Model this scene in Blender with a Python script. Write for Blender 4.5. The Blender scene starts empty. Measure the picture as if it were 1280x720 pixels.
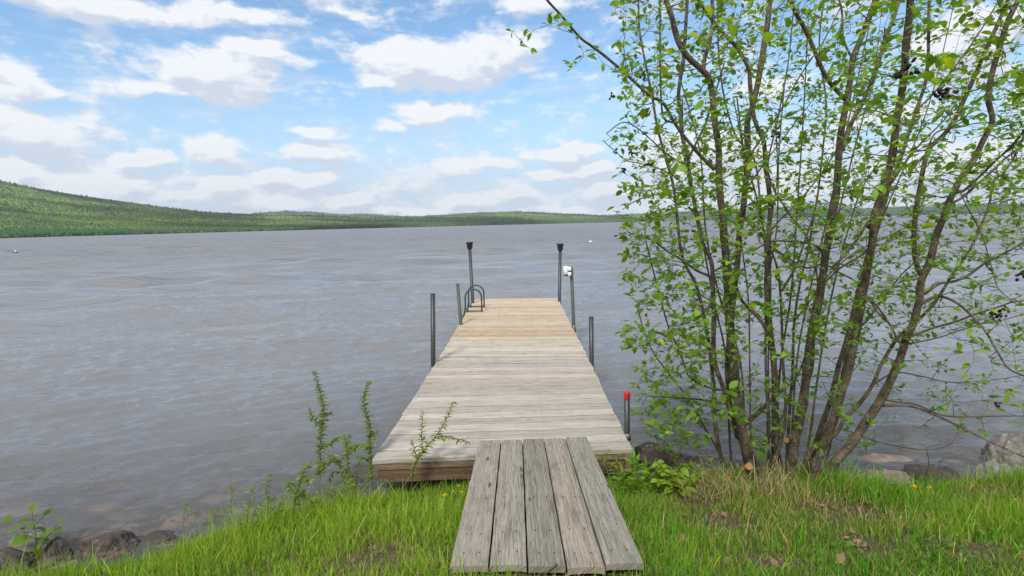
import bpy, math, random
import numpy as np
from math import radians, sin, cos, pi, sqrt, atan2, asin
from mathutils import Vector, noise as mnoise

random.seed(7)
RNG = np.random.default_rng(7)
scene = bpy.context.scene

# ------------------------------------------------------------------ camera
CAM_Z = 1.65                      # deck top is z = 0
FPX = 640.0                       # focal length in photo pixels (1280 wide)
PITCH, ROLL = radians(7.1), radians(1.34)
F_ = Vector((0, cos(PITCH), -sin(PITCH)))
U0 = Vector((0, sin(PITCH), cos(PITCH)))
R0 = Vector((1, 0, 0))
R_ = R0 * cos(ROLL) - U0 * sin(ROLL)
U_ = U0 * cos(ROLL) + R0 * sin(ROLL)
CAM = Vector((0, 0, CAM_Z))

cam_d = bpy.data.cameras.new("camera")
cam = bpy.data.objects.new("camera", cam_d)
scene.collection.objects.link(cam)
from mathutils import Matrix
m3 = Matrix((R_, U_, -F_)).transposed()
cam.matrix_world = Matrix.Translation(CAM) @ m3.to_4x4()
cam_d.sensor_width = 36.0
cam_d.lens = 18.0
cam_d.clip_start = 0.05
cam_d.clip_end = 30000
scene.camera = cam

scene.view_settings.view_transform = 'Standard'
scene.view_settings.look = 'None'
EXPO = 0.35
scene.view_settings.exposure = EXPO
scene.view_settings.gamma = 1.0
scene.cycles.max_bounces = 6
scene.cycles.transparent_max_bounces = 12
scene.cycles.volume_bounces = 0
scene.cycles.use_denoising = True


def ray(px, py):
    return F_ + R_ * ((px - 640) / FPX) + U_ * ((360 - py) / FPX)


def P(px, py, Y):                 # world point at world depth Y
    d = ray(px, py)
    return CAM + d * (Y / d.y)


def PZ(px, py, Z):                # world point on the level plane Z
    d = ray(px, py)
    return CAM + d * ((Z - CAM_Z) / d.z)


def azel(px, py):
    d = ray(px, py).normalized()
    return atan2(d.x, d.y), asin(d.z)


# ------------------------------------------------------------------ node helpers
class NT:
    def __init__(self, tree):
        self.t = tree
        self.n = tree.nodes
        self.l = tree.links

    def new(self, typ, **kw):
        nd = self.n.new(typ)
        for k, v in kw.items():
            setattr(nd, k, v)
        return nd

    def put(self, sock, v):
        if hasattr(v, 'links') or isinstance(v, bpy.types.NodeSocket):
            self.l.new(v, sock)
        else:
            sock.default_value = v

    def math(self, op, a, b=0.0, c=None, clamp=False):
        nd = self.new('ShaderNodeMath', operation=op)
        nd.use_clamp = clamp
        self.put(nd.inputs[0], a)
        self.put(nd.inputs[1], b)
        if c is not None:
            self.put(nd.inputs[2], c)
        return nd.outputs[0]

    def vmath(self, op, a, b=None):
        nd = self.new('ShaderNodeVectorMath', operation=op)
        self.put(nd.inputs[0], a)
        if b is not None:
            if op == 'SCALE':
                self.put(nd.inputs['Scale'], b)
            else:
                self.put(nd.inputs[1], b)
        return nd.outputs['Value'] if op in ('LENGTH', 'DOT_PRODUCT') else nd.outputs['Vector']

    def mix(self, fac, a, b, blend='MIX'):
        nd = self.new('ShaderNodeMix', data_type='RGBA', blend_type=blend)
        self.put(nd.inputs[0], fac)
        self.put(nd.inputs[6], a if not isinstance(a, tuple) else (*a[:3], 1))
        self.put(nd.inputs[7], b if not isinstance(b, tuple) else (*b[:3], 1))
        return nd.outputs[2]

    def noise(self, vec, scale, detail=3, rough=0.55, dist=0.0, out='Fac'):
        nd = self.new('ShaderNodeTexNoise')
        if vec is not None:
            self.l.new(vec, nd.inputs['Vector'])
        nd.inputs['Scale'].default_value = scale
        nd.inputs['Detail'].default_value = detail
        nd.inputs['Roughness'].default_value = rough
        nd.inputs['Distortion'].default_value = dist
        return nd.outputs[out]

    def maprange(self, v, a, b, c=0.0, d=1.0, smooth=False):
        nd = self.new('ShaderNodeMapRange')
        nd.clamp = True
        if smooth:
            nd.interpolation_type = 'SMOOTHSTEP'
        self.put(nd.inputs['Value'], v)
        self.put(nd.inputs['From Min'], a)
        self.put(nd.inputs['From Max'], b)
        self.put(nd.inputs['To Min'], c)
        self.put(nd.inputs['To Max'], d)
        return nd.outputs['Result']

    def ramp(self, fac, stops):
        nd = self.new('ShaderNodeValToRGB')
        els = nd.color_ramp.elements
        while len(els) > 1:
            els.remove(els[0])
        els[0].position = stops[0][0]
        els[0].color = (*stops[0][1], 1)
        for p, c in stops[1:]:
            e = els.new(p)
            e.color = (*c, 1)
        self.put(nd.inputs[0], fac)
        return nd.outputs[0]

    def mapping(self, vec, scale=(1, 1, 1), rot=(0, 0, 0), loc=(0, 0, 0)):
        nd = self.new('ShaderNodeMapping')
        self.l.new(vec, nd.inputs[0])
        nd.inputs['Scale'].default_value = scale
        nd.inputs['Rotation'].default_value = rot
        nd.inputs['Location'].default_value = loc
        return nd.outputs[0]

    def bump(self, h, strength=0.3, dist=0.01, normal=None):
        nd = self.new('ShaderNodeBump')
        nd.inputs['Strength'].default_value = strength
        nd.inputs['Distance'].default_value = dist
        self.l.new(h, nd.inputs['Height'])
        if normal is not None:
            self.l.new(normal, nd.inputs['Normal'])
        return nd.outputs[0]


# ------------------------------------------------------------------ world: sky with clouds
SUN_EL, SUN_AZ = radians(47), radians(-160)      # azimuth clockwise from +Y; behind-left
world = bpy.data.worlds.new("World")
scene.world = world
world.use_nodes = True
wt = NT(world.node_tree)
wt.n.clear()
out = wt.new('ShaderNodeOutputWorld')
bg = wt.new('ShaderNodeBackground')
SKY_STR = 0.11
bg.inputs['Strength'].default_value = SKY_STR
wt.l.new(bg.outputs[0], out.inputs['Surface'])
sky = wt.new('ShaderNodeTexSky', sky_type='NISHITA')
sky.sun_disc = False
sky.sun_elevation = SUN_EL
sky.sun_rotation = SUN_AZ
sky.air_density = 1.0
sky.dust_density = 0.6
sky.ozone_density = 1.6
tc = wt.new('ShaderNodeTexCoord')

# cloud field in (azimuth, elevation); list: photo px, half sizes, weight
CL = [(540, 80, 120, 42, 1.1), (480, 94, 50, 20, .9), (610, 74, 70, 32, .8), (650, 62, 45, 24, .6), (268, 92, 110, 38, 1.1), (320, 68, 75, 20, .8), (195, 108, 50, 18, .7), 
      (10, 92, 56, 34, 1.05), (548, 140, 70, 20, .85), (490, 155, 40, 12, .6), (120, -4, 200, 28, .9), (300, 16, 120, 20, .55), (430, 10, 60, 14, .5), (675, 4, 80, 24, .8),
      (50, 165, 115, 46, 1.0), (175, 199, 36, 17, 1.05), (268, 186, 62, 28, .9), (110, 235, 150, 38, 1.0), (10, 215, 90, 40, 1.0), (330, 245, 120, 24, .9),
      (410, 196, 66, 18, .9), (290, 230, 45, 22, 1.05), (338, 218, 38, 12, .9), (380, 228, 60, 14, .75), (440, 250, 48, 14, 1.0), (400, 164, 42, 11, .7), (500, 262, 60, 8, .8), (225, 245, 60, 14, .75),
      (560, 215, 60, 18, .7), (620, 205, 60, 16, .65), (640, 240, 46, 11, 1.0), (590, 250, 60, 10, .8), (700, 192, 50, 16, .85), (735, 214, 40, 14, 1.05), (690, 222, 50, 12, .8), (760, 240, 50, 14, .9), (550, 262, 70, 7, .8), (700, 260, 90, 8, .8),
      (880, 200, 130, 50, .7), (960, 120, 60, 30, .5), (1010, 235, 150, 36, .8), (1210, 60, 80, 50, 1.0), (1180, 215, 140, 50, .8), (1080, 145, 80, 24, .6), (1350, 120, 110, 60, .8), (-120, 100, 110, 50, .8), (-150, 220, 140, 50, .8)]


def make_cloud_group():
    g = bpy.data.node_groups.new('cloud_density', 'ShaderNodeTree')
    g.interface.new_socket('P', in_out='INPUT', socket_type='NodeSocketVector')
    g.interface.new_socket('D', in_out='OUTPUT', socket_type='NodeSocketFloat')
    t = NT(g)
    gi = t.new('NodeGroupInput')
    go = t.new('NodeGroupOutput')
    p = gi.outputs[0]
    pm = t.vmath('MULTIPLY', p, (1.0, 1.6, 1.0))
    wn = t.noise(pm, 7.0, 5, 0.55, out='Color')
    wn = t.vmath('SUBTRACT', wn, (0.5, 0.5, 0.5))
    wn = t.vmath('MULTIPLY', wn, (0.16, 0.075, 0.0))
    q = t.vmath('ADD', p, wn)
    best = None
    for (cx, cy, rx, ry, w) in CL:
        a0, e0 = azel(cx, cy)
        a1, _ = azel(cx + rx, cy)
        a2, _ = azel(cx - rx, cy)
        _, e1 = azel(cx, cy + ry)
        _, e2 = azel(cx, cy - ry)
        ra, re = abs(a1 - a2) / 2, abs(e1 - e2) / 2
        d = t.vmath('SUBTRACT', q, (a0, e0, 0))
        d = t.vmath('MULTIPLY', d, (1 / ra, 1 / re, 0))
        L = t.vmath('LENGTH', d)
        v = t.math('MULTIPLY_ADD', L, -w, w)
        best = v if best is None else t.math('MAXIMUM', best, v)
    # generic cloud cover added out of frame, thickened to whiten the water's reflections
    n2 = t.noise(pm, 2.6, 4, 0.5)
    sep = t.new('ShaderNodeSeparateXYZ')
    t.l.new(p, sep.inputs[0])
    absaz = t.math('ABSOLUTE', sep.outputs[0])
    outside = t.math('MAXIMUM', t.maprange(absaz, 0.85, 1.1), t.maprange(sep.outputs[1], 0.45, 0.6))
    gen = t.math('MULTIPLY', t.math('MULTIPLY_ADD', n2, 3.0, -0.25), outside)
    gen = t.math('MINIMUM', gen, 0.6)
    # veil of low cloud near the horizon
    low = t.maprange(sep.outputs[1], 0.17, 0.0, 0.0, 0.28)
    best = t.math('MAXIMUM', t.math('MAXIMUM', best, gen), low)
    n1 = t.noise(pm, 13.0, 7, 0.62)
    n3 = t.noise(t.vmath('MULTIPLY', p, (1.0, 3.0, 1.0)), 30.0, 5, 0.6)
    dd = t.math('MULTIPLY_ADD', n1, 1.35, -0.62)
    dd = t.math('ADD', dd, t.math('MULTIPLY_ADD', n3, 0.55, -0.275))
    res = t.math('ADD', best, dd)
    t.l.new(res, go.inputs[0])
    return g


cg = make_cloud_group()
sep = wt.new('ShaderNodeSeparateXYZ')
wt.l.new(tc.outputs['Generated'], sep.inputs[0])
az = wt.math('ARCTAN2', sep.outputs[0], sep.outputs[1])
el = wt.math('ARCSINE', wt.math('MINIMUM', wt.math('MAXIMUM', sep.outputs[2], -1.0), 1.0))
comb = wt.new('ShaderNodeCombineXYZ')
wt.l.new(az, comb.inputs[0])
wt.l.new(el, comb.inputs[1])
g1 = wt.new('ShaderNodeGroup')
g1.node_tree = cg
wt.l.new(comb.outputs[0], g1.inputs[0])
g2 = wt.new('ShaderNodeGroup')
g2.node_tree = cg
off = wt.vmath('ADD', comb.outputs[0], (-0.008, 0.020, 0))
wt.l.new(off, g2.inputs[0])
D1, D2 = g1.outputs[0], g2.outputs[0]
cov = wt.maprange(D1, -0.02, 0.45, 0, 1, True)
lit = wt.math('MULTIPLY_ADD', wt.math('SUBTRACT', D1, D2), 2.5, 0.56, clamp=True)
thick = wt.maprange(D1, 0.35, 1.1)
lit = wt.math('SUBTRACT', lit, wt.math('MULTIPLY', thick, 0.10), clamp=True)
K = 1.0 / SKY_STR / 2 ** EXPO
CW = (1.0 * K, 1.01 * K, 1.04 * K)
CG = (0.68 * K, 0.73 * K, 0.85 * K)
ccol = wt.mix(lit, CG, CW)
# thin high streaks
st = wt.noise(wt.vmath('MULTIPLY', comb.outputs[0], (2.0, 16.0, 1.0)), 2.0, 5, 0.6)
streak = wt.maprange(st, 0.48, 0.76, 0.0, 0.45, True)
skyc = wt.mix(1.0, sky.outputs[0], (1.08, 1.34, 1.42), 'MULTIPLY')
skyc = wt.mix(streak, skyc, (0.72 * K, 0.82 * K, 0.93 * K))
hz = wt.maprange(el, 0.30, 0.0, 0.0, 0.9, True)
skyc = wt.mix(hz, skyc, (0.56 * K, 0.70 * K, 0.91 * K))
fin = wt.mix(wt.math('MULTIPLY', cov, 0.94), skyc, ccol)
wt.l.new(fin, bg.inputs['Color'])

# ------------------------------------------------------------------ sun (veiled by cloud: soft)
sd = bpy.data.lights.new("sun", 'SUN')
sd.energy = 2.7
sd.angle = radians(10)
sd.color = (1.0, 0.96, 0.88)
so = bpy.data.objects.new("sun", sd)
scene.collection.objects.link(so)
sdir = Vector((sin(SUN_AZ) * cos(SUN_EL), cos(SUN_AZ) * cos(SUN_EL), sin(SUN_EL)))
so.rotation_euler = sdir.to_track_quat('Z', 'Y').to_euler()
so.location = (0, -5, 20)

# ------------------------------------------------------------------ materials
MATS = {}


def mat(name):
    m = bpy.data.materials.new(name)
    m.use_nodes = True
    t = NT(m.node_tree)
    b = t.n['Principled BSDF']
    MATS[name] = m
    return m, t, b


def simple(name, col, rough=0.6, metal=0.0, var=0.25, scale=20, bump=0.15):
    m, t, b = mat(name)
    o = t.new('ShaderNodeTexCoord').outputs['Object']
    n = t.noise(o, scale, 4, 0.6)
    c = t.mix(n, tuple(x * (1 - var) for x in col), tuple(min(1, x * (1 + var)) for x in col))
    t.l.new(c, b.inputs['Base Color'])
    b.inputs['Roughness'].default_value = rough
    b.inputs['Metallic'].default_value = metal
    t.l.new(t.bump(n, bump, 0.003), b.inputs['Normal'])
    return m


def wood_mat(name, c_lo, c_hi, c_dark, grain_axis=0, streak=60.0, tint=True, dark=0.6, weather=0.5, lighten=None, flake=0.25):
    """grain runs along attribute-space axis x (uv-like attribute 'gp': along, across, board id)"""
    m, t, b = mat(name)
    at = t.new('ShaderNodeAttribute', attribute_name='gp').outputs['Vector']
    ti = t.new('ShaderNodeAttribute', attribute_name='tint').outputs['Color']
    sc = t.vmath('MULTIPLY', at, (2.2, streak, 1.0))
    wob = t.noise(t.vmath('MULTIPLY', at, (1.5, 6.0, 1.0)), 1.0, 3, 0.5)
    sc2 = t.vmath('ADD', sc, t.vmath('SCALE', (0, 1, 0), t.math('MULTIPLY', wob, 6.0)))
    g = t.noise(sc2, 1.0, 5, 0.65)
    g2 = t.noise(t.vmath('MULTIPLY', at, (7.0, streak * 3.2, 1.0)), 1.0, 3, 0.7)
    base = t.ramp(g, [(0.28, c_lo), (0.62, c_hi)])
    crack = t.maprange(g2, 0.54, 0.70, 0, 1, True)
    fl = t.noise(t.vmath('MULTIPLY', at, (14.0, streak * 1.6, 1.0)), 1.0, 4, 0.7)
    base = t.mix(t.maprange(fl, 0.56, 0.68, 0, flake), base, tuple(min(1, x * 1.45) for x in c_hi))
    base = t.mix(t.math('MULTIPLY', crack, dark), base, c_dark)
    # weathering blotches
    bl = t.noise(t.vmath('MULTIPLY', at, (3.5, 12.0, 1.0)), 1.0, 5, 0.65)
    blf = t.maprange(bl, 0.52, 0.75, 0, weather, True)
    base = t.mix(blf, base, lighten if lighten else tuple(x * 0.6 for x in c_lo))
    # knots
    vo = t.new('ShaderNodeTexVoronoi')
    t.l.new(t.vmath('MULTIPLY', at, (2.3, 9.0, 1.0)), vo.inputs['Vector'])
    vo.inputs['Scale'].default_value = 1.0
    kn = t.maprange(vo.outputs['Distance'], 0.06, 0.12, 0.75, 0.0, True)
    base = t.mix(kn, base, c_dark)
    col = t.mix(1.0, base, ti, 'MULTIPLY')
    t.l.new(col, b.inputs['Base Color'])
    b.inputs['Roughness'].default_value = 0.85
    b.inputs['Specular IOR Level'].default_value = 0.25
    h = t.math('SUBTRACT', g, t.math('MULTIPLY', crack, 0.8))
    t.l.new(t.bump(h, 0.55, 0.004), b.inputs['Normal'])
    return m


M_ramp = wood_mat('weathered_grey_wood', (0.160, 0.142, 0.122), (0.335, 0.308, 0.27), (0.035, 0.03, 0.026), streak=130, dark=0.95, weather=0.6, lighten=(0.10, 0.097, 0.085), flake=0.8)
M_deck = wood_mat('pale_grey_decking', (0.31, 0.275, 0.235), (0.475, 0.435, 0.385), (0.13, 0.10, 0.08), streak=45, dark=0.55, weather=0.6, lighten=(0.26, 0.23, 0.21))
M_frame = wood_mat('brown_frame_wood', (0.075, 0.048, 0.034), (0.19, 0.135, 0.095), (0.04, 0.025, 0.02), streak=40, dark=0.6, weather=0.5)
M_metal = simple('dark_painted_steel', (0.055, 0.062, 0.060), 0.45, 0.5, 0.4, 30)
M_olive = simple('dull_green_steel', (0.075, 0.085, 0.065), 0.6, 0.3, 0.45, 12)
M_galv = simple('galvanised_steel', (0.17, 0.175, 0.175), 0.5, 0.55, 0.35, 25)
M_black = simple('black_plastic', (0.018, 0.019, 0.022), 0.5, 0.0, 0.3, 20)
M_red = simple('red_plastic_cap', (0.44, 0.022, 0.032), 0.5, 0.0, 0.25, 40)
M_white = simple('white_plastic', (0.78, 0.78, 0.78), 0.45, 0.0, 0.08, 20)
M_nail = simple('rusty_nail', (0.07, 0.045, 0.035), 0.6, 0.4, 0.3, 100)
M_cut = simple('fresh_cut_wood', (0.50, 0.24, 0.09), 0.8, 0.0, 0.35, 60)
M_cone = simple('dry_brown_cones', (0.030, 0.018, 0.014), 0.9, 0.0, 0.5, 80, 0.5)
M_twig = simple('twig_bark', (0.085, 0.06, 0.045), 0.85, 0.0, 0.35, 40, 0.2)
M_yellow = simple('yellow_petals', (0.85, 0.55, 0.01), 0.7, 0.0, 0.15, 200)
M_brownb = simple('brown_feathers', (0.10, 0.07, 0.05), 0.9, 0.0, 0.3, 30)
M_floatd = simple('dark_float', (0.06, 0.06, 0.06), 0.7, 0.0, 0.3, 10)
M_dleaf = simple('dead_leaf', (0.24, 0.13, 0.085), 0.85, 0.0, 0.4, 60)


def bark_mat():
    m, t, b = mat('speckled_bark')
    o = t.new('ShaderNodeTexCoord').outputs['Object']
    n = t.noise(o, 14, 5, 0.6)
    n2 = t.noise(t.vmath('MULTIPLY', o, (1, 1, .35)), 60, 4, 0.6)
    c = t.ramp(n, [(0.3, (0.040, 0.031, 0.023)), (0.5, (0.105, 0.080, 0.055)), (0.7, (0.20, 0.162, 0.11))])
    c = t.mix(t.maprange(n2, 0.5, 0.75, 0, 0.6), c, (0.045, 0.033, 0.025))
    gz = t.new('ShaderNodeSeparateXYZ')
    t.l.new(o, gz.inputs[0])
    moss = t.math('MULTIPLY', t.maprange(t.noise(o, 9, 4), 0.5, 0.7), 0.35)
    c = t.mix(moss, c, (0.085, 0.09, 0.04))
    vo = t.new('ShaderNodeTexVoronoi')
    t.l.new(t.vmath('MULTIPLY', o, (1, 1, 1.6)), vo.inputs['Vector'])
    vo.inputs['Scale'].default_value = 62
    sp = t.maprange(vo.outputs['Distance'], 0.16, 0.30, 1, 0, True)
    gate = t.maprange(t.noise(o, 30, 2), 0.42, 0.58)
    sp = t.math('MULTIPLY', sp, gate)
    c = t.mix(t.math('MULTIPLY', sp, 0.95), c, (0.50, 0.43, 0.30))
    t.l.new(c, b.inputs['Base Color'])
    b.inputs['Roughness'].default_value = 0.85
    b.inputs['Specular IOR Level'].default_value = 0.2
    h = t.math('ADD', t.math('MULTIPLY', n2, 0.8), sp)
    t.l.new(t.bump(h, 0.6, 0.004), b.inputs['Normal'])
    return m


M_bark = bark_mat()


def leaf_mat(name, attr='col', trans=0.45, rough=0.5):
    m, t, b = mat(name)
    a = t.new('ShaderNodeAttribute', attribute_name=attr).outputs['Color']
    t.l.new(a, b.inputs['Base Color'])
    b.inputs['Roughness'].default_value = rough
    b.inputs['Specular IOR Level'].default_value = 0.35
    tr = t.new('ShaderNodeBsdfTranslucent')
    tc_ = t.mix(1.0, a, (2.1, 1.75, 0.6), 'MULTIPLY')
    t.l.new(tc_, tr.inputs['Color'])
    mx = t.new('ShaderNodeMixShader')
    mx.inputs[0].default_value = trans
    t.l.new(b.outputs[0], mx.inputs[1])
    t.l.new(tr.outputs[0], mx.inputs[2])
    t.l.new(mx.outputs[0], t.n['Material Output'].inputs['Surface'])
    return m


M_leaf = leaf_mat('green_leaves')
M_grass = leaf_mat('grass_blades', trans=0.35, rough=0.6)
M_litter = leaf_mat('litter', trans=0.05, rough=0.9)


def rock_mat(name, c1, c2, c3):
    m, t, b = mat(name)
    o = t.new('ShaderNodeTexCoord').outputs['Object']
    n = t.noise(o, 6, 6, 0.65)
    n2 = t.noise(o, 45, 4, 0.6)
    c = t.ramp(n, [(0.3, c1), (0.5, c2), (0.68, c3)])
    c = t.mix(t.maprange(n2, 0.45, 0.75, 0, 0.6), c, tuple(x * 0.45 for x in c1))
    li = t.maprange(t.noise(o, 16, 4, 0.7), 0.60, 0.68, 0, 0.6, True)
    c = t.mix(li, c, tuple(min(1, x * 1.7) for x in c3))
    t.l.new(c, b.inputs['Base Color'])
    b.inputs['Roughness'].default_value = 0.7
    t.l.new(t.bump(t.math('ADD', n, n2), 0.8, 0.012), b.inputs['Normal'])
    return m


M_rock_l = rock_mat('pale_granite', (0.12, 0.108, 0.095), (0.22, 0.20, 0.18), (0.32, 0.30, 0.275))
M_rock_p = rock_mat('pinkish_granite', (0.16, 0.12, 0.10), (0.26, 0.20, 0.17), (0.34, 0.28, 0.24))
M_rock_d = rock_mat('wet_dark_rock', (0.026, 0.018, 0.015), (0.070, 0.050, 0.041), (0.14, 0.11, 0.095))


# ------------------------------------------------------------------ object helpers
def link(o, parent=None):
    scene.collection.objects.link(o)
    if parent is not None:
        o.parent = parent
    return o


def tag(o, label=None, cat=None, group=None, kind=None):
    if label: o['label'] = label
    if cat: o['category'] = cat
    if group: o['group'] = group
    if kind: o['kind'] = kind
    return o


def empty(name, loc=(0, 0, 0)):
    o = bpy.data.objects.new(name, None)
    o.location = loc
    o.empty_display_size = 0.1
    return link(o)


class MB:
    def __init__(self):
        self.v = []
        self.f = []
        self.mi = []
        self.sm = []
        self.gp = []
        self.tint = []
        self.col = []

    def add(self, vs, fs, mi=0, smooth=False, gp=None, tint=(1, 1, 1), col=None):
        b = len(self.v)
        self.v += [tuple(x) for x in vs]
        for f in fs:
            self.f.append(tuple(i + b for i in f))
            self.mi.append(mi)
            self.sm.append(smooth)
        self.gp += list(gp) if gp is not None else [(0, 0, 0)] * len(vs)
        self.tint += [tint] * len(vs)
        self.col += [col if col else (.5, .5, .5)] * len(vs)

    def board(self, a0, a1, b0, b1, ztop, zbot, bid, tint, mi=0, bev=0.004):
        """board with top corners a0 (start left) a1 (end left) b0 b1 ; grain a->? along a0->a1. each pt (x,y) and ztop may be per corner"""
        zt = ztop if isinstance(ztop, (list, tuple)) else [ztop] * 4
        th = zbot
        P4 = [Vector((a0[0], a0[1], zt[0])), Vector((a1[0], a1[1], zt[1])), Vector((b1[0], b1[1], zt[2])), Vector((b0[0], b0[1], zt[3]))]
        c = sum(P4, Vector()) / 4
        L = (P4[1] - P4[0]).length
        W = (P4[3] - P4[0]).length
        N = 8
        vs, gp, fs = [], [], []
        # rings across: bottom-left, mid-left, top-left(bev), top-right(bev), mid-right, bottom-right
        du = (P4[1] - P4[0]).normalized()
        dv = (P4[3] - P4[0]).normalized()
        prof = [(0, -th), (0, -bev), (bev, 0), (W - bev, 0), (W, -bev), (W, -th)]
        for i in range(N + 1):
            s = i / N
            s_l = P4[0].lerp(P4[1], s)
            s_r = P4[3].lerp(P4[2], s)
            for (w, dz) in prof:
                p = s_l.lerp(s_r, w / W)
                wob = (mnoise.noise(Vector((s * L * 1.3, bid * 3.1, 0))) * 0.003)
                vs.append((p.x, p.y, p.z + dz + wob))
                gp.append((s * L + bid * 7.3, (w if abs(dz) < 0.01 else w + dz) + bid * 1.37, bid * 0.77))
        n = 6
        for i in range(N):
            for j in range(n - 1):
                a = i * n + j
                fs.append((a, a + 1, a + n + 1, a + n))
            a = i * n
            fs.append((a + n - 1, a, a + n, a + 2 * n - 1))
        fs.append(tuple(range(n - 1, -1, -1)))
        fs.append(tuple(N * n + k for k in range(n)))
        self.add(vs, fs, mi, False, gp, tint)

    def box(self, lo, hi, mi=0, gp_axis=0, tint=(1, 1, 1), bid=0):
        x0, y0, z0 = lo
        x1, y1, z1 = hi
        vs = [(x0, y0, z0), (x1, y0, z0), (x1, y1, z0), (x0, y1, z0), (x0, y0, z1), (x1, y0, z1), (x1, y1, z1), (x0, y1, z1)]
        fs = [(0, 3, 2, 1), (4, 5, 6, 7), (0, 1, 5, 4), (1, 2, 6, 5), (2, 3, 7, 6), (3, 0, 4, 7)]
        if gp_axis == 0:
            gp = [(v[0], v[1] + v[2] + bid, bid) for v in vs]
        else:
            gp = [(v[1], v[0] + v[2] + bid, bid) for v in vs]
        self.add(vs, fs, mi, False, gp, tint)

    def tube(self, pts, radii, n=8, mi=0, cap=True, smooth=True, tint=(1, 1, 1), wob=0.0, col=None):
        pts = [Vector(p) for p in pts]
        if not hasattr(radii, '__len__'):
            radii = [radii] * len(pts)
        tang = []
        for i in range(len(pts)):
            a = pts[max(0, i - 1)]
            b = pts[min(len(pts) - 1, i + 1)]
            d = b - a
            tang.append(d.normalized() if d.length > 1e-9 else Vector((0, 0, 1)))
        ref = Vector((1, 0, 0)) if abs(tang[0].x) < 0.8 else Vector((0, 1, 0))
        u = tang[0].cross(ref).normalized()
        vs, fs = [], []
        for i, p in enumerate(pts):
            t = tang[i]
            u = (u - t * u.dot(t))
            if u.length < 1e-6:
                u = t.orthogonal()
            u.normalize()
            w = t.cross(u)
            for k in range(n):
                a = 2 * pi * k / n
                r = radii[i]
                if wob:
                    r *= 1 + wob * mnoise.noise(Vector((p.x * 14 + cos(a) * 1.3, p.y * 14 + sin(a) * 1.3, p.z * 9)))
                vs.append(p + (u * cos(a) + w * sin(a)) * r)
        for i in range(len(pts) - 1):
            for k in range(n):
                a = i * n + k
                b = i * n + (k + 1) % n
                fs.append((a, b, b + n, a + n))
        self.add(vs, fs, mi, smooth, None, tint, col)
        if cap:
            b0 = len(self.v) - len(vs)
            self.f.append(tuple(b0 + k for k in range(n - 1, -1, -1)))
            self.mi.append(mi); self.sm.append(False)
            e = len(self.v) - n
            self.f.append(tuple(e + k for k in range(n)))
            self.mi.append(mi); self.sm.append(False)

    def build(self, name, mats, parent=None, origin=None):
        me = bpy.data.meshes.new(name)
        off = Vector(origin) if origin is not None else Vector((0, 0, 0))
        vs = [(v[0] - off.x, v[1] - off.y, v[2] - off.z) for v in self.v]
        me.from_pydata(vs, [], self.f)
        if not isinstance(mats, (list, tuple)):
            mats = [mats]
        for m_ in mats:
            me.materials.append(m_)
        me.polygons.foreach_set('material_index', self.mi)
        me.polygons.foreach_set('use_smooth', self.sm)
        a = me.attributes.new('gp', 'FLOAT_VECTOR', 'POINT')
        a.data.foreach_set('vector', np.array(self.gp, dtype=np.float32).ravel())
        for nm, src in (('tint', self.tint), ('col', self.col)):
            a = me.attributes.new(nm, 'FLOAT_COLOR', 'POINT')
            c = np.ones((len(vs), 4), dtype=np.float32)
            c[:, :3] = np.array(src, dtype=np.float32)
            a.data.foreach_set('color', c.ravel())
        me.update()
        o = bpy.data.objects.new(name, me)
        o.location = off
        link(o)
        if parent is not None:
            o.parent = parent
            o.matrix_parent_inverse = Matrix.Translation(parent.location).inverted() if parent.parent is None else Matrix.Translation(parent.matrix_parent_inverse @ parent.location if False else parent_world(parent)).inverted()
        return o


def parent_world(o):
    p = Vector(o.location)
    # all our objects only translate; parent inverse cancels the parent's place
    return p


def big_mesh(name, V, quads=None, tris=None, col=None, mat_=None, smooth=False, extra=None):
    me = bpy.data.meshes.new(name)
    nv = len(V)
    loops = []
    starts = []
    totals = []
    pos = 0
    if quads is not None and len(quads):
        loops.append(quads.ravel())
        starts.append(np.arange(len(quads)) * 4 + pos)
        totals.append(np.full(len(quads), 4))
        pos += len(quads) * 4
    if tris is not None and len(tris):
        loops.append(tris.ravel())
        starts.append(np.arange(len(tris)) * 3 + pos)
        totals.append(np.full(len(tris), 3))
        pos += len(tris) * 3
    L = np.concatenate(loops).astype(np.int32)
    S = np.concatenate(starts).astype(np.int32)
    me.vertices.add(nv)
    me.vertices.foreach_set('co', V.astype(np.float32).ravel())
    me.loops.add(len(L))
    me.loops.foreach_set('vertex_index', L)
    me.polygons.add(len(S))
    me.polygons.foreach_set('loop_start', S)
    if smooth:
        me.polygons.foreach_set('use_smooth', np.ones(len(S), dtype=bool))
    if col is not None:
        a = me.attributes.new('col', 'FLOAT_COLOR', 'POINT')
        c = np.ones((nv, 4), dtype=np.float32)
        c[:, :3] = col
        a.data.foreach_set('color', c.ravel())
    me.materials.append(mat_)
    me.update(calc_edges=True)
    me.validate()
    o = bpy.data.objects.new(name, me)
    return link(o)


def vnoise(x, y, seed=0):
    """cheap smooth value noise, numpy"""
    x = np.asarray(x, dtype=np.float64); y = np.asarray(y, dtype=np.float64)
    xi = np.floor(x).astype(np.int64); yi = np.floor(y).astype(np.int64)
    xf = x - xi; yf = y - yi
    u = xf * xf * (3 - 2 * xf); v = yf * yf * (3 - 2 * yf)

    def h(a, b):
        n = (a * 374761393 + b * 668265263 + seed * 974634777) & 0xffffffff
        n = ((n ^ (n >> 13)) * 1274126177) & 0xffffffff
        n = n ^ (n >> 16)
        return (n & 0xffff) / 65535.0
    return (h(xi, yi) * (1 - u) + h(xi + 1, yi) * u) * (1 - v) + (h(xi, yi + 1) * (1 - u) + h(xi + 1, yi + 1) * u) * v


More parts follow.
